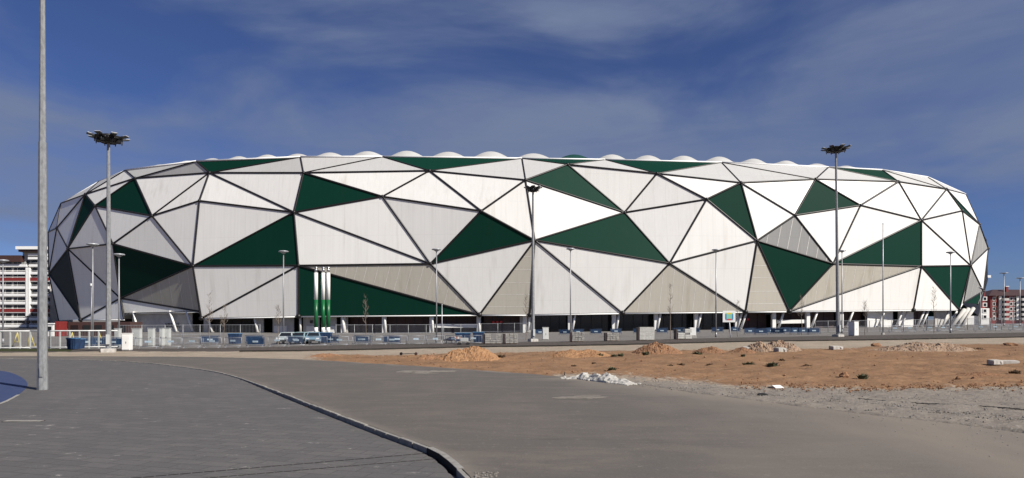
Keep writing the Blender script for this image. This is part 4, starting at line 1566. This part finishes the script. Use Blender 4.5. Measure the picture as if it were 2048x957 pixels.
heap(945, 722, 190, 27, 'moundsand', 'large heap of yellow sand left of the other heaps', 3, depth=3.0, peaks=3)
heap(1155, 714, 170, 13, 'moundsand', 'long low sand ridge between two bigger heaps', 5, depth=2.2, peaks=4)
heap(1325, 708, 110, 21, 'moundred', 'pointed reddish earth heap below the big pale load', 8, depth=2.6)
heap(1425, 706, 100, 12, 'moundred', 'small reddish earth heap below the rightmost pallet', 11, depth=2.0, peaks=2)
heap(1562, 703, 140, 19, 'moundgrey', 'rubble and earth heap with pale chunks below the board', 14, depth=2.2, peaks=4, rough=.6)
heap(1495, 706, 80, 10, 'moundred', 'low reddish heap touching the rubble heap', 16, depth=1.8, peaks=2)
heap(1870, 702, 260, 15, 'moundgrey', 'long low earth bank on the right side of the site', 19, depth=2.6, peaks=5, rough=.5)
heap(860, 720, 60, 9, 'moundred', 'small dark clod heap at the left tip of the sand', 22, depth=1.5, peaks=3, rough=.6)
heap(645, 714, 90, 6, 'moundred', 'flat smear of reddish earth at the far road edge', 25, depth=1.6, peaks=3, rough=.6)
heap(1990, 753, 130, 7, 'moundred', 'low crumbly earth bank near the right edge of view', 28, depth=1.2, peaks=4, rough=.6)

rp = [gpt(*q) for q in ((1130, 757), (1165, 757), (1200, 762), (1235, 766), (1270, 770))]
rline = resample(rp, 60)
mb = MB()
vs, fs = [], []
for i, q in enumerate(rline):
    u = i / 59
    hh = 0.46 * math.sin(math.pi * u) ** .7 * (0.75 + 0.5 * noise.noise(Vector((u * 7, 2, 0))))
    for k in range(13):
        v = -1 + k / 6
        nz = noise.fractal(Vector((q.x * 3 + v * 2, q.y * 3, v * 2)), .6, 2.3, 5)
        zz = hh * (1 - abs(v) ** 1.4) * (1 + .25 * nz) + .05 * nz * (1 - v * v)
        vs.append((q.x + v * .35, q.y + v * .55 + .3, (max(-.05, zz) if abs(v) < 1 else -.12) - .02))
for i in range(59):
    for k in range(12):
        a_ = i * 13 + k
        fs.append((a_, a_ + 1, a_ + 14, a_ + 13))
mb.add(vs, fs, 'plasterlump')
rnd = random.Random(4)
for k in range(60):
    q = rline[rnd.randrange(60)]
    sz = rnd.uniform(.02, .09)
    mb.lump((q.x + rnd.uniform(-.4, .3), q.y + rnd.uniform(-.45, .5), sz * .3), (sz * 1.3, sz, sz * .7), 'plasterlump', k, .5, 1)
o = mb.build('plaster_rubble', None, rp[2])
o.location = rp[2]
tag(o, 'white plaster rubble spilled along the road edge', 'rubble')


def rock(px, py, s, label, mt='concrete', sd=1, name='rock', cat='rock', sub=2, jag=.5):
    p = gpt(px, py)
    mb = MB()
    mb.lump((0, 0, s[2] * .5), s, mt, sd, jag, sub)
    o = mb.build(name)
    o.location = p
    tag(o, label, cat)
    return o


def slab(px, py, s, rz, label, mt='concrete', rx=0.06):
    p = gpt(px, py)
    mb = MB()
    mb.box((0, 0, s[2] / 2 + .02), s, mt, rz, rx, bev=.03)
    mb.lump((s[0] * .3, 0, s[2] * .5), (s[0] * .22, s[1] * .5, s[2] * .55), mt, 3, .4)
    o = mb.build('concrete_block')
    o.location = p
    tag(o, label, 'concrete block', 'broken concrete blocks')


slab(1990, 730, (.75, .5, .28), .2, 'dark faced concrete block, left of the two on the sand')
slab(2016, 729, (1.1, .5, .22), -.1, 'long pale concrete block, right of the two on the sand')
slab(1510, 702, (2.0, 1.0, .3), .1, 'flat pale concrete slab at the foot of the rubble heap')
slab(1560, 705, (.9, .6, .35), .4, 'small white concrete chunk in front of the rubble heap', 'plasterlump')
slab(1672, 700, (1.0, .6, .3), .2, 'grey concrete offcut on the fill below the right mast')
rock(1688, 756, (.24, .2, .2), 'brown clod with pale side near the dark weed', 'moundred', 5)
rock(1752, 694, (.5, .4, .25), 'dark lump of earth lying below the flagpole', 'moundred', 7)
rock(2022, 692, (.55, .4, .2), 'dark lump on the fill at the far right', 'moundred', 9)
rock(1917, 759, (.13, .11, .10), 'small dark clod, left of a pair on the right of the sand', 'moundred', 11)
rock(1948, 759, (.14, .12, .09), 'small dark clod, right of a pair on the right of the sand', 'moundred', 12)
rock(1525, 791, (.22, .12, .06), 'flat black lump on the gravel edge', 'rubber', 13)
p = gpt(1556, 778)
mb = MB(); mb.box((0, 0, .09), (.42, .28, .02), 'whitewall', .3, .35); mb.box((-.2, .05, .05), (.3, .3, .03), 'dark_piece', .6, .1); o = mb.build('paper_scrap'); o.location = p
tag(o, 'crumpled white paper scrap lying on the gravel', 'litter')
p = gpt(817, 712)
t = thing('metal_bar', p, 'thin dark metal bar with weighted ends lying on the pale fill', 'metal bar')
mb = MB(); mb.tube((-.62, 0, .15), (.62, .15, .2), .025, .025, 'frame', 6); mb.build('rod', t)
for s in (-.62, .62):
    mb = MB(); mb.tube((s, -.08, .16), (s, .14, .18), .12, .12, 'frame' if s < 0 else 'maroon', 10); mb.build('end_weight', t)
p = gpt(1129, 752)
t = thing('marker_stake', p, 'short black stake at the left end of the white rubble', 'stake')
mb = MB(); mb.tube((0, 0, 0), (.01, 0, .22), .03, .025, 'rubber', 6); mb.build('shaft', t)
p = gpt(628, 815, PZ)
mb = MB(); mb.tube((-.28, 0, .02), (.1, .05, .03), .025, .015, 'wood', 5); mb.tube((-.05, 0, .03), (.25, .1, .05), .03, .02, 'wood', 5); mb.box((.05, .08, .02), (.3, .12, .015), 'wood', .4)
o = mb.build('wood_splinter'); o.location = Vector((p.x, p.y, PZ))
tag(o, 'broken wood splinters lying against the kerb', 'wood debris')
p = flat(47, 843, PZ)
t = thing('drain_grate', p, 'narrow drain grate set flush in the footway', 'drain')
mb = MB(); mb.box((0, 0, .003), (1.15, .26, .012), 'gap', R(3)); mb.build('recess', t)
mb = MB()
for k in range(26):
    mb.box((-.55 + .044 * k, 0, .014), (.02, .22, .012), 'stone', R(3))
mb.build('bars', t)


def weed(px, py, wpx, hpx, label, mt='weed', sd=0):
    p = gpt(px, py)
    w, h = wpx / F * p.y, hpx / F * p.y
    rnd = random.Random(sd + int(px))
    mb = MB()
    for k in range(95):
        a = rnd.uniform(0, 6.28)
        r0 = (rnd.random() ** .6) * w * .42
        b0 = Vector((math.cos(a) * r0, math.sin(a) * r0 * .7, 0))
        ln = h * rnd.uniform(.35, 1.1) * (1.15 - .6 * r0 / (w * .5))
        tip = b0 + Vector((math.cos(a) * ln * .5 + rnd.uniform(-.4, .4) * ln, math.sin(a) * ln * .4 + rnd.uniform(-.4, .4) * ln, ln))
        sw = Vector((-math.sin(a), math.cos(a), 0)) * (0.03 + .03 * rnd.random())
        mid = b0.lerp(tip, .55) + Vector((0, 0, ln * .12))
        mb.poly([b0 - sw * .3, b0 + sw * .3, mid + sw, mid - sw], mt)
        mb.poly([mid - sw, mid + sw, tip], mt)
    o = mb.build('weed_tuft')
    o.location = p + Vector((0, 0, -.02))
    tag(o, label, 'weed', 'weed tufts on the sand')


for k, (px, py, w, h, lab, mt) in enumerate((
        (978, 718, 34, 7, 'dark weed tuft at the foot of the large yellow heap, left one', 'dryweed'), (1003, 716, 20, 8, 'dark weed tuft at the right foot of the large yellow heap', 'dryweed'),
        (1200, 714, 18, 8, 'dark green weed tuft in front of the long low ridge', 'weed'), (1228, 714, 16, 6, 'small weed tuft left of two close together by the ridge end', 'weed'), (1242, 713, 12, 7, 'small weed tuft right of two close together by the ridge end', 'weed'),
        (1291, 711, 13, 9, 'weed tuft at the left foot of the pointed reddish heap', 'weed'), (1395, 709, 24, 6, 'flat weed tuft right of the pointed reddish heap', 'weed'),
        (1224, 742, 18, 9, 'dark round weed tuft above the white rubble', 'weed'), (1148, 735, 13, 6, 'dry weed tuft on the sand left of the white rubble', 'dryweed'),
        (1498, 731, 30, 9, 'spreading green weed, left of the two larger ones mid sand', 'weed'), (1545, 734, 30, 10, 'spreading green weed, right of the two larger ones mid sand', 'weed'),
        (1564, 722, 12, 5, 'tiny dry tuft just above the larger green weeds', 'dryweed'), (1615, 734, 22, 6, 'dry twiggy tuft right of the larger green weeds', 'dryweed'), (1726, 758, 22, 12, 'dark green weed beside the brown clod', 'weed'),
        (1955, 700, 40, 5, 'dry flat tuft at the top of the sand on the right', 'dryweed'), (2030, 748, 26, 9, 'dry tuft in the crumbly bank near the right edge', 'dryweed'),
        (1188, 728, 10, 4, 'tiny dry tuft alone on the smooth sand', 'dryweed'), (1340, 733, 14, 5, 'small dry tuft in the middle of the sand, leftmost of three', 'dryweed'), (1363, 731, 14, 5, 'small dry tuft in the middle of the sand, centre of three', 'dryweed'), (1420, 732, 16, 5, 'small dry tuft in the middle of the sand, rightmost of three', 'dryweed'), (1486, 714, 8, 6, 'tiny dark tuft on the sand below the board', 'weed'))):
    weed(px, py, w, h, lab, mt, k)

# cables and dust on the ground
def cable(pts, r, label, mt='rubber', dz=0.0):
    rnd = random.Random(len(label))
    w_ = resample([gpt(x, y) for x, y in pts], 160)
    mb = MB()
    prev = None
    for q in w_:
        q = q + Vector((rnd.uniform(-.05, .05), rnd.uniform(-.12, .12), r * .8 + dz))
        if prev is not None:
            mb.tube(prev, q, r, r, mt, 5, caps=False)
        prev = q
    o = mb.build('ground_cable')
    tag(o, label, 'cable', 'cables lying on the ground')


cable([(1676, 794), (1760, 802), (1850, 808), (1950, 812), (2060, 821)], .016, 'thin dark cable lying across the grey gravel on the right')
cable([(480, 704.5), (600, 703.5), (750, 700.5), (950, 695.5), (1100, 693.8), (1250, 691), (1480, 685), (1780, 681), (2060, 675.5)], .075, 'long black hose lying wavily along the near edge of the far street', 'gap', 0.03)  # thin tube drawn for the dark line at the street edge
for k, (x0, x1, y, hh) in enumerate(((798, 912, 743.2, 1.3), (1108, 1214, 795, 1.6))):
    rnd = random.Random(k + 40)
    mb = MB()
    for j in range(46):
        u = rnd.random()
        cx_, cy_ = x0 + (x1 - x0) * u, y + rnd.gauss(0, hh) * (0.4 + math.sin(math.pi * u)) - (u - .5) * 1.5
        wpx, hpx = rnd.uniform(4, 22) * (.4 + math.sin(math.pi * u)), rnd.uniform(.3, .9)
        pts = [flat(cx_ + wpx * math.cos(a), cy_ + hpx * math.sin(a), 0.003 + j * .00012) for a in [6.283 * i / 9 for i in range(9)]]
        mb.poly(list(reversed(pts)), 'dustpatch')
    tag(mb.build('sand'), ('long pale streak of spilled sand on the far half of the road', 'faint pale streak of sand on the road before the white rubble')[k], kind='stuff')


# loose stones: uncountable
def scatter(name, label, mt, n, pick, smin, smax, sd):
    rnd = random.Random(sd)
    mb = MB()
    tet = [(1, 1, 1), (1, -1, -1), (-1, 1, -1), (-1, -1, 1)]
    oct_ = [(1, 0, 0), (-1, 0, 0), (0, 1, 0), (0, -1, 0), (0, 0, 1), (0, 0, -1)]
    of = [(0, 2, 4), (2, 1, 4), (1, 3, 4), (3, 0, 4), (2, 0, 5), (1, 2, 5), (3, 1, 5), (0, 3, 5)]
    for _ in range(n):
        px, py, dz = pick(rnd)
        p = gpt(px, py, dz)
        s = smin + (smax - smin) * rnd.random() ** 3
        vs = [p + Vector((a * s * rnd.uniform(.6, 1.3), b_ * s * rnd.uniform(.6, 1.3), c_ * s * rnd.uniform(.4, .9) + s * .3)) for a, b_, c_ in oct_]
        mb.add(vs, of, mt)
    o = mb.build(name)
    tag(o, label, kind='stuff')


def pick_gravel(r):
    px = r.uniform(1300, 2080)
    a = lerp_table(Y_SAND_BOT, px)
    b_ = lerp_table(Y_ROAD, px)
    return px, a + (b_ - a) * r.random() ** 1.2, 0


def pick_ridge(r):
    px = r.uniform(1270, 2080)
    y = lerp_table([(1270, 767), (1400, 780), (1500, 787), (1560, 791), (1700, 800), (1850, 822), (2080, 842)], px)
    return px, y + r.gauss(0, 3.0), 0


def pick_bank(r):
    px = r.uniform(1480, 2080)
    return px, lerp_table(Y_SAND_BOT, px) - 2 + r.gauss(0, 4), 0.02


def pick_sand(r):
    px = r.uniform(700, 2080)
    a = lerp_table(Y_SAND_TOP, px)
    b_ = min(lerp_table(Y_SAND_BOT, px) if px > 1150 else 999, lerp_table(Y_ROAD, px))
    return px, a + (b_ - a) * r.random() ** 1.6, 0.03


def pick_roadstones(r):
    px = r.uniform(1500, 2060)
    b_ = lerp_table(Y_ROAD, px)
    return px, b_ + abs(r.gauss(0, 25)), 0


scatter('gravel', 'loose grey gravel along the right road verge', 'gravelstone', 1500, pick_gravel, .010, .05, 1)
scatter('gravel', 'ridge of small pale stones left along the gravel verge', 'gravelstone', 1300, pick_ridge, .012, .05, 2)
scatter('rubble', 'crumbly brown clods along the lower sand bank', 'moundred', 1100, pick_bank, .015, .08, 3)
scatter('rubble', 'scattered brown clods and stones over the sand', 'moundred', 600, pick_sand, .02, .10, 4)
scatter('gravel', 'few dark pebbles strewn on the dusty road', 'stone', 260, pick_roadstones, .008, .026, 5)
mb = MB()
rnd = random.Random(9)
for k in range(70):
    s = rnd.uniform(.008, .03)
    q = flat(950 + rnd.uniform(0, 45), 945 + rnd.uniform(0, 16))
    mb.lump((q.x, q.y, s * .3), (s, s * .8, s * .6), 'gravelstone', k, .5, 1)
tag(mb.build('gravel'), 'crumbs of broken stone at the near end of the kerb', kind='stuff')

# ------------------------------------------------------------------ apartment blocks
def apartment_left():
    Y = 235.0
    base = foot(30, Y)
    t = thing('apartment_block', base, 'tall white apartment block with red bands and stacked balconies', 'building')
    Z = lambda py: EYE + (HY - py) / F * Y - base.z
    X = lambda px: (px - CX) / F * Y - base.x
    w = MB()
    w.box(((X(-160) + X(41)) / 2, 7, Z(524) / 2), (X(41) - X(-160), 12, Z(524)), 'plaster')
    w.build('main_wall', t)
    w = MB()
    w.box(((X(41) + X(96)) / 2, 7.2, Z(500) / 2), (X(96) - X(41), 12.2, Z(500)), 'plaster')
    w.build('tower_wall', t)
    w = MB(); w.box(((X(38) + X(98)) / 2, 5.8, Z(497)), (X(98) - X(38), 15, Z(494) - Z(500)), 'rail'); w.box(((X(40) + X(98)) / 2, 5.8, Z(502)), (X(98) - X(40) - .6, 14, Z(499.7) - Z(505)), 'maroon'); w.build('tower_cap', t)
    w = MB(); w.box(((X(-160) + X(44)) / 2, 6, Z(518)), (X(44) - X(-160), 13.5, Z(512) - Z(525)), 'maroon'); w.build('roof_band', t)
    fl = [(531, 0), (546, 0), (559, 1), (575, 0), (590, 0), (606, 0), (621.5, 1), (638, 0), (652, 0), (666, 0)]
    for py, red in fl:
        for (x0, x1) in ((-160, 52), (57, 96)):
            mb = MB()
            mb.box(((X(x0) + X(x1)) / 2, 0.4, Z(py)), (X(x1) - X(x0), 0.35, 0.75 if not red else 1.15), 'red' if red else 'rail')
            mb.box(((X(x0) + X(x1)) / 2, 0.8, Z(py) - 0.50 - (0.2 if red else 0)), (X(x1) - X(x0), 1.1, 0.14), 'rail')
            mb.tube((X(x0), .3, Z(py) + .8), (X(x1), .3, Z(py) + .8), .07, .07, 'rail', 5)
            mb.build('balcony', t)
        mb = MB()
        px = -155
        k = 0
        while px < 94:
            wd = [7, 11, 6, 13][k % 4]
            mb.box(((X(px) + X(px + wd)) / 2, 0.95, Z(py) + 1.25), (X(px + wd) - X(px), 0.12, 1.25), 'glass')
            px += wd + [3, 5, 2, 4][k % 4]
            k += 1
        mb.build('window_row', t)
    for px in (52, 55, 58):
        mb = MB(); mb.box((X(px), 0.5, Z(600) / 2 + 8), (0.35, 0.9, Z(560)), 'rail'); mb.build('column', t)
    for py in (510, 517):
        mb = MB(); mb.box(((X(57) + X(96)) / 2, -.1, Z(py)), (X(96) - X(57), .4, .8), 'rail'); mb.build('tower_ledge', t)


apartment_left()


def apartment_right():
    Y = 290.0
    base = foot(2030, Y)
    t = thing('apartment_block', base, 'red five storey apartment house with white balconies and hipped roof', 'building')
    Z = lambda py: EYE + (HY - py) / F * Y - base.z
    X = lambda px: (px - CX) / F * Y - base.x
    mb = MB()
    mb.box(((X(1981) + X(2180)) / 2, 8, Z(592) / 2), (X(2180) - X(1981), 16, Z(592)), 'red')
    mb.build('wall', t)
    mb = MB()
    zr, zt = Z(592), Z(578)
    x0, x1, x2 = X(1974), X(2012), X(2186)
    vs = [(x0, -1.2, zr), (x2, -1.2, zr), (x2, 17, zr), (x0, 17, zr), (x1, 8, zt), (x2 - 6, 8, zt)]
    mb.add(vs, [(0, 1, 5, 4), (1, 2, 5), (2, 3, 4, 5), (3, 0, 4), (3, 2, 1, 0)], 'maroon')
    ro2 = mb.build('roof', t)
    mb = MB(); mb.box((X(2030), 5, zt), (1.0, 1.0, 2.6), 'red'); mb.box((X(2030), 5, zt + 1.3), (1.5, 1.3, .3), 'rail'); mb.build('chimney', ro2)
    for px in (1999.5, 2034):
        mb = MB(); mb.box((X(px), -.25, Z(617) / 2 + Z(617) * .0 + 3.6), (1.0, .5, Z(596) - 1), 'whitewall'); mb.build('white_pier', t)
    for py in (598, 608, 618, 628, 637):
        for px, wd in ((2007, 12), (2044, 10), (2070, 12)):
            mb = MB(); mb.box((X(px), -.8, Z(py) - .35), (wd / F * Y, 1.6, 1.1), 'plaster', bev=.05); mb.box((X(px), -.1, Z(py) + .9), (wd / F * Y * .8, .12, 1.2), 'glass'); mb.build('balcony', t)
        for px in (2022, 2030, 2058, 1988):
            mb = MB()
            mb.box((X(px), -.05, Z(py)), (1.3, .12, 1.7), 'whitewall')
            f = mb.build('window', t)
            mb = MB(); mb.box((X(px), -.13, Z(py)), (.85, .06, 1.2), 'glass'); mb.build('pane', f)
    Y2 = 240.0
    b2 = foot(1960, Y2)
    t = thing('stair_tower_house', b2, 'red and white house with a slim red tower and white cap', 'building')
    Z = lambda py: EYE + (HY - py) / F * Y2 - b2.z
    X = lambda px: (px - CX) / F * Y2 - b2.x
    mb = MB(); mb.box(((X(1956) + X(1976.5)) / 2, 3, Z(556) / 2 + Z(617) / 2), (X(1976.5) - X(1964), 5, Z(556) - Z(617)), 'red'); mb.build('red_tower', t)
    mb = MB(); mb.box((X(1973), 2.5, Z(553.5)), (X(1980) - X(1966), 6, .9), 'rail'); mb.build('tower_cap', t)
    mb = MB(); mb.box(((X(1958) + X(1976.5)) / 2, 2.4, Z(617) / 2), (X(1976.5) - X(1958), 6, Z(617)), 'whitewall'); mb.build('white_wall', t)
    mb = MB(); mb.box(((X(1930) + X(1960)) / 2, 3.4, Z(630) / 2), (X(1960) - X(1930), 6, Z(630)), 'whitewall'); mb.build('low_wing', t)
    mb = MB(); mb.box(((X(1915) + X(1959)) / 2, 3.6, Z(624)), (X(1959) - X(1915), 6.6, Z(617) - Z(630)), 'red'); mb.build('red_parapet', t)
    for py in (598, 610, 622, 634):
        mb = MB(); mb.box((X(1967), -.7, Z(py)), (1.6, .12, 1.5), 'whitewall'); f = mb.build('window', t)
        mb = MB(); mb.box((X(1967), -.78, Z(py)), (.95, .06, 1.0), 'glass'); mb.build('pane', f)


apartment_right()
p = foot(108, 118)
t = thing('gate_kiosk', p, 'small white kiosk with a red side wall behind the railing', 'kiosk')
mb = MB(); mb.box((0, 0, 1.1), (1.6, 2.4, 2.2), 'whitewall', bev=.03); mb.build('cabin', t)
mb = MB(); mb.box((1.15, 0.2, 1.35), (.65, 2.6, 2.7), 'red', .1, bev=.02); mb.build('red_wall', t)
mb = MB(); mb.box((0, 0, 2.3), (1.9, 2.7, .18), 'rail'); mb.build('roof', t)
mb = MB(); mb.box((-.1, -1.22, 1.4), (1.0, .06, .8), 'glass'); mb.build('window', t)
p = foot(198, 120)
t = thing('low_store_building', p, 'low dark maroon store under the shaded corner facets', 'building')
mb = MB(); mb.box((0, 2, 1.3), (11.5, 4, 2.6), 'maroon'); mb.build('wall', t)
mb = MB()
for k in range(5):
    mb.box((-4.5 + 2.2 * k, -.04, 1.4), (1.3, .08, 1.2), 'glass')
mb.build('window', t)

# ------------------------------------------------------------------ camera, sky, sun
cam = bpy.data.cameras.new('camera')
co = bpy.data.objects.new('camera', cam)
C.objects.link(co)
co.location = (0, 0, EYE)
co.rotation_euler = (R(90), 0, 0)
cam.sensor_width = 36
cam.lens = F / 2048 * 36
cam.shift_y = (HY - 478.5) / 2048
cam.clip_start = 0.1
cam.clip_end = 12000
bpy.context.scene.camera = co

SUN_EL = R(38)
sh = Vector((0.835, -0.55, 0)).normalized()            # towards the sun: right and behind the viewer
sd = Vector((sh.x * math.cos(SUN_EL), sh.y * math.cos(SUN_EL), math.sin(SUN_EL)))
sl = bpy.data.lights.new('sun', 'SUN')
sl.energy = 4.6
sl.angle = R(0.53)
sl.color = (1.0, 0.95, 0.86)
so = bpy.data.objects.new('sun', sl)
C.objects.link(so)
so.rotation_euler = sd.to_track_quat('Z', 'Y').to_euler()

w = bpy.data.worlds.new('World')
bpy.context.scene.world = w
w.use_nodes = True
nt = w.node_tree
bg = nt.nodes['Background']
sky = nt.nodes.new('ShaderNodeTexSky')
sky.sky_type = 'NISHITA'
sky.sun_disc = False
sky.sun_elevation = SUN_EL
sky.sun_rotation = math.atan2(sh.x, sh.y)
sky.air_density = 0.85
sky.dust_density = 0.25
sky.ozone_density = 3.0
tint = mix_col(nt, 1.0, sky.outputs[0], (0.345, 0.425, 0.69), 'MULTIPLY')
# soft streaky cirrus, laid out by compass direction and height above the horizon
tc = nt.nodes.new('ShaderNodeTexCoord')
sx = nt.nodes.new('ShaderNodeSeparateXYZ')
L(nt, tc.outputs['Generated'], sx.inputs[0])
azm = mathn(nt, 'ARCTAN2', sx.outputs['X'], sx.outputs['Y'])
cb = nt.nodes.new('ShaderNodeCombineXYZ')
L(nt, azm, cb.inputs[0])
L(nt, sx.outputs['Z'], cb.inputs[1])


def cloud(scale, rot, stretch, lo, hi, off=(0, 0, 0), detail=7, rough=0.55, dist=0.4):
    mp = nt.nodes.new('ShaderNodeMapping')
    mp.inputs['Rotation'].default_value = (0, 0, rot)
    mp.inputs['Scale'].default_value = stretch
    mp.inputs['Location'].default_value = off
    L(nt, cb.outputs[0], mp.inputs['Vector'])
    n = nt.nodes.new('ShaderNodeTexNoise')
    n.inputs['Scale'].default_value = scale
    n.inputs['Detail'].default_value = detail
    n.inputs['Roughness'].default_value = rough
    n.inputs['Distortion'].default_value = dist
    L(nt, mp.outputs[0], n.inputs['Vector'])
    r = nt.nodes.new('ShaderNodeMapRange')
    r.interpolation_type = 'SMOOTHSTEP'
    r.inputs['From Min'].default_value = lo
    r.inputs['From Max'].default_value = hi
    L(nt, n.outputs['Fac'], r.inputs['Value'])
    return r.outputs[0]


CO = (55.5, 9.1, 0.0)
cl1 = cloud(1.7, R(-7), (1.0, 3.0, 1), 0.40, 0.64, CO, 6, 0.52, 0.6)
cl2 = cloud(3.0, R(-9), (0.8, 5.0, 1), 0.30, 0.75, (4.1, 2.0, 0), 6, 0.55, 0.7)
cl3 = cloud(9.0, R(-14), (0.7, 3.0, 1), 0.30, 0.75, (1.1, 5.0, 0), 6, 0.6, 0.5)
tx = mathn(nt, 'ADD', mathn(nt, 'MULTIPLY', cl2, 0.35), mathn(nt, 'ADD', mathn(nt, 'MULTIPLY', cl3, 0.15), 0.5))
ca = mathn(nt, 'MULTIPLY', mathn(nt, 'MULTIPLY', cl1, tx), 1.15)
ca = mathn(nt, 'ADD', mathn(nt, 'MULTIPLY', ca, 0.93), 0.07)
cm = mix_col(nt, ca, tint, (1.66, 2.12, 3.4))
L(nt, cm, bg.inputs['Color'])
bg.inputs['Strength'].default_value = 0.065

sc = bpy.context.scene
sc.view_settings.view_transform = 'Standard'
sc.view_settings.look = 'None'
sc.view_settings.gamma = 1.0
sc.view_settings.exposure = 0.64
sc.cycles.max_bounces = 6
sc.cycles.use_denoising = True
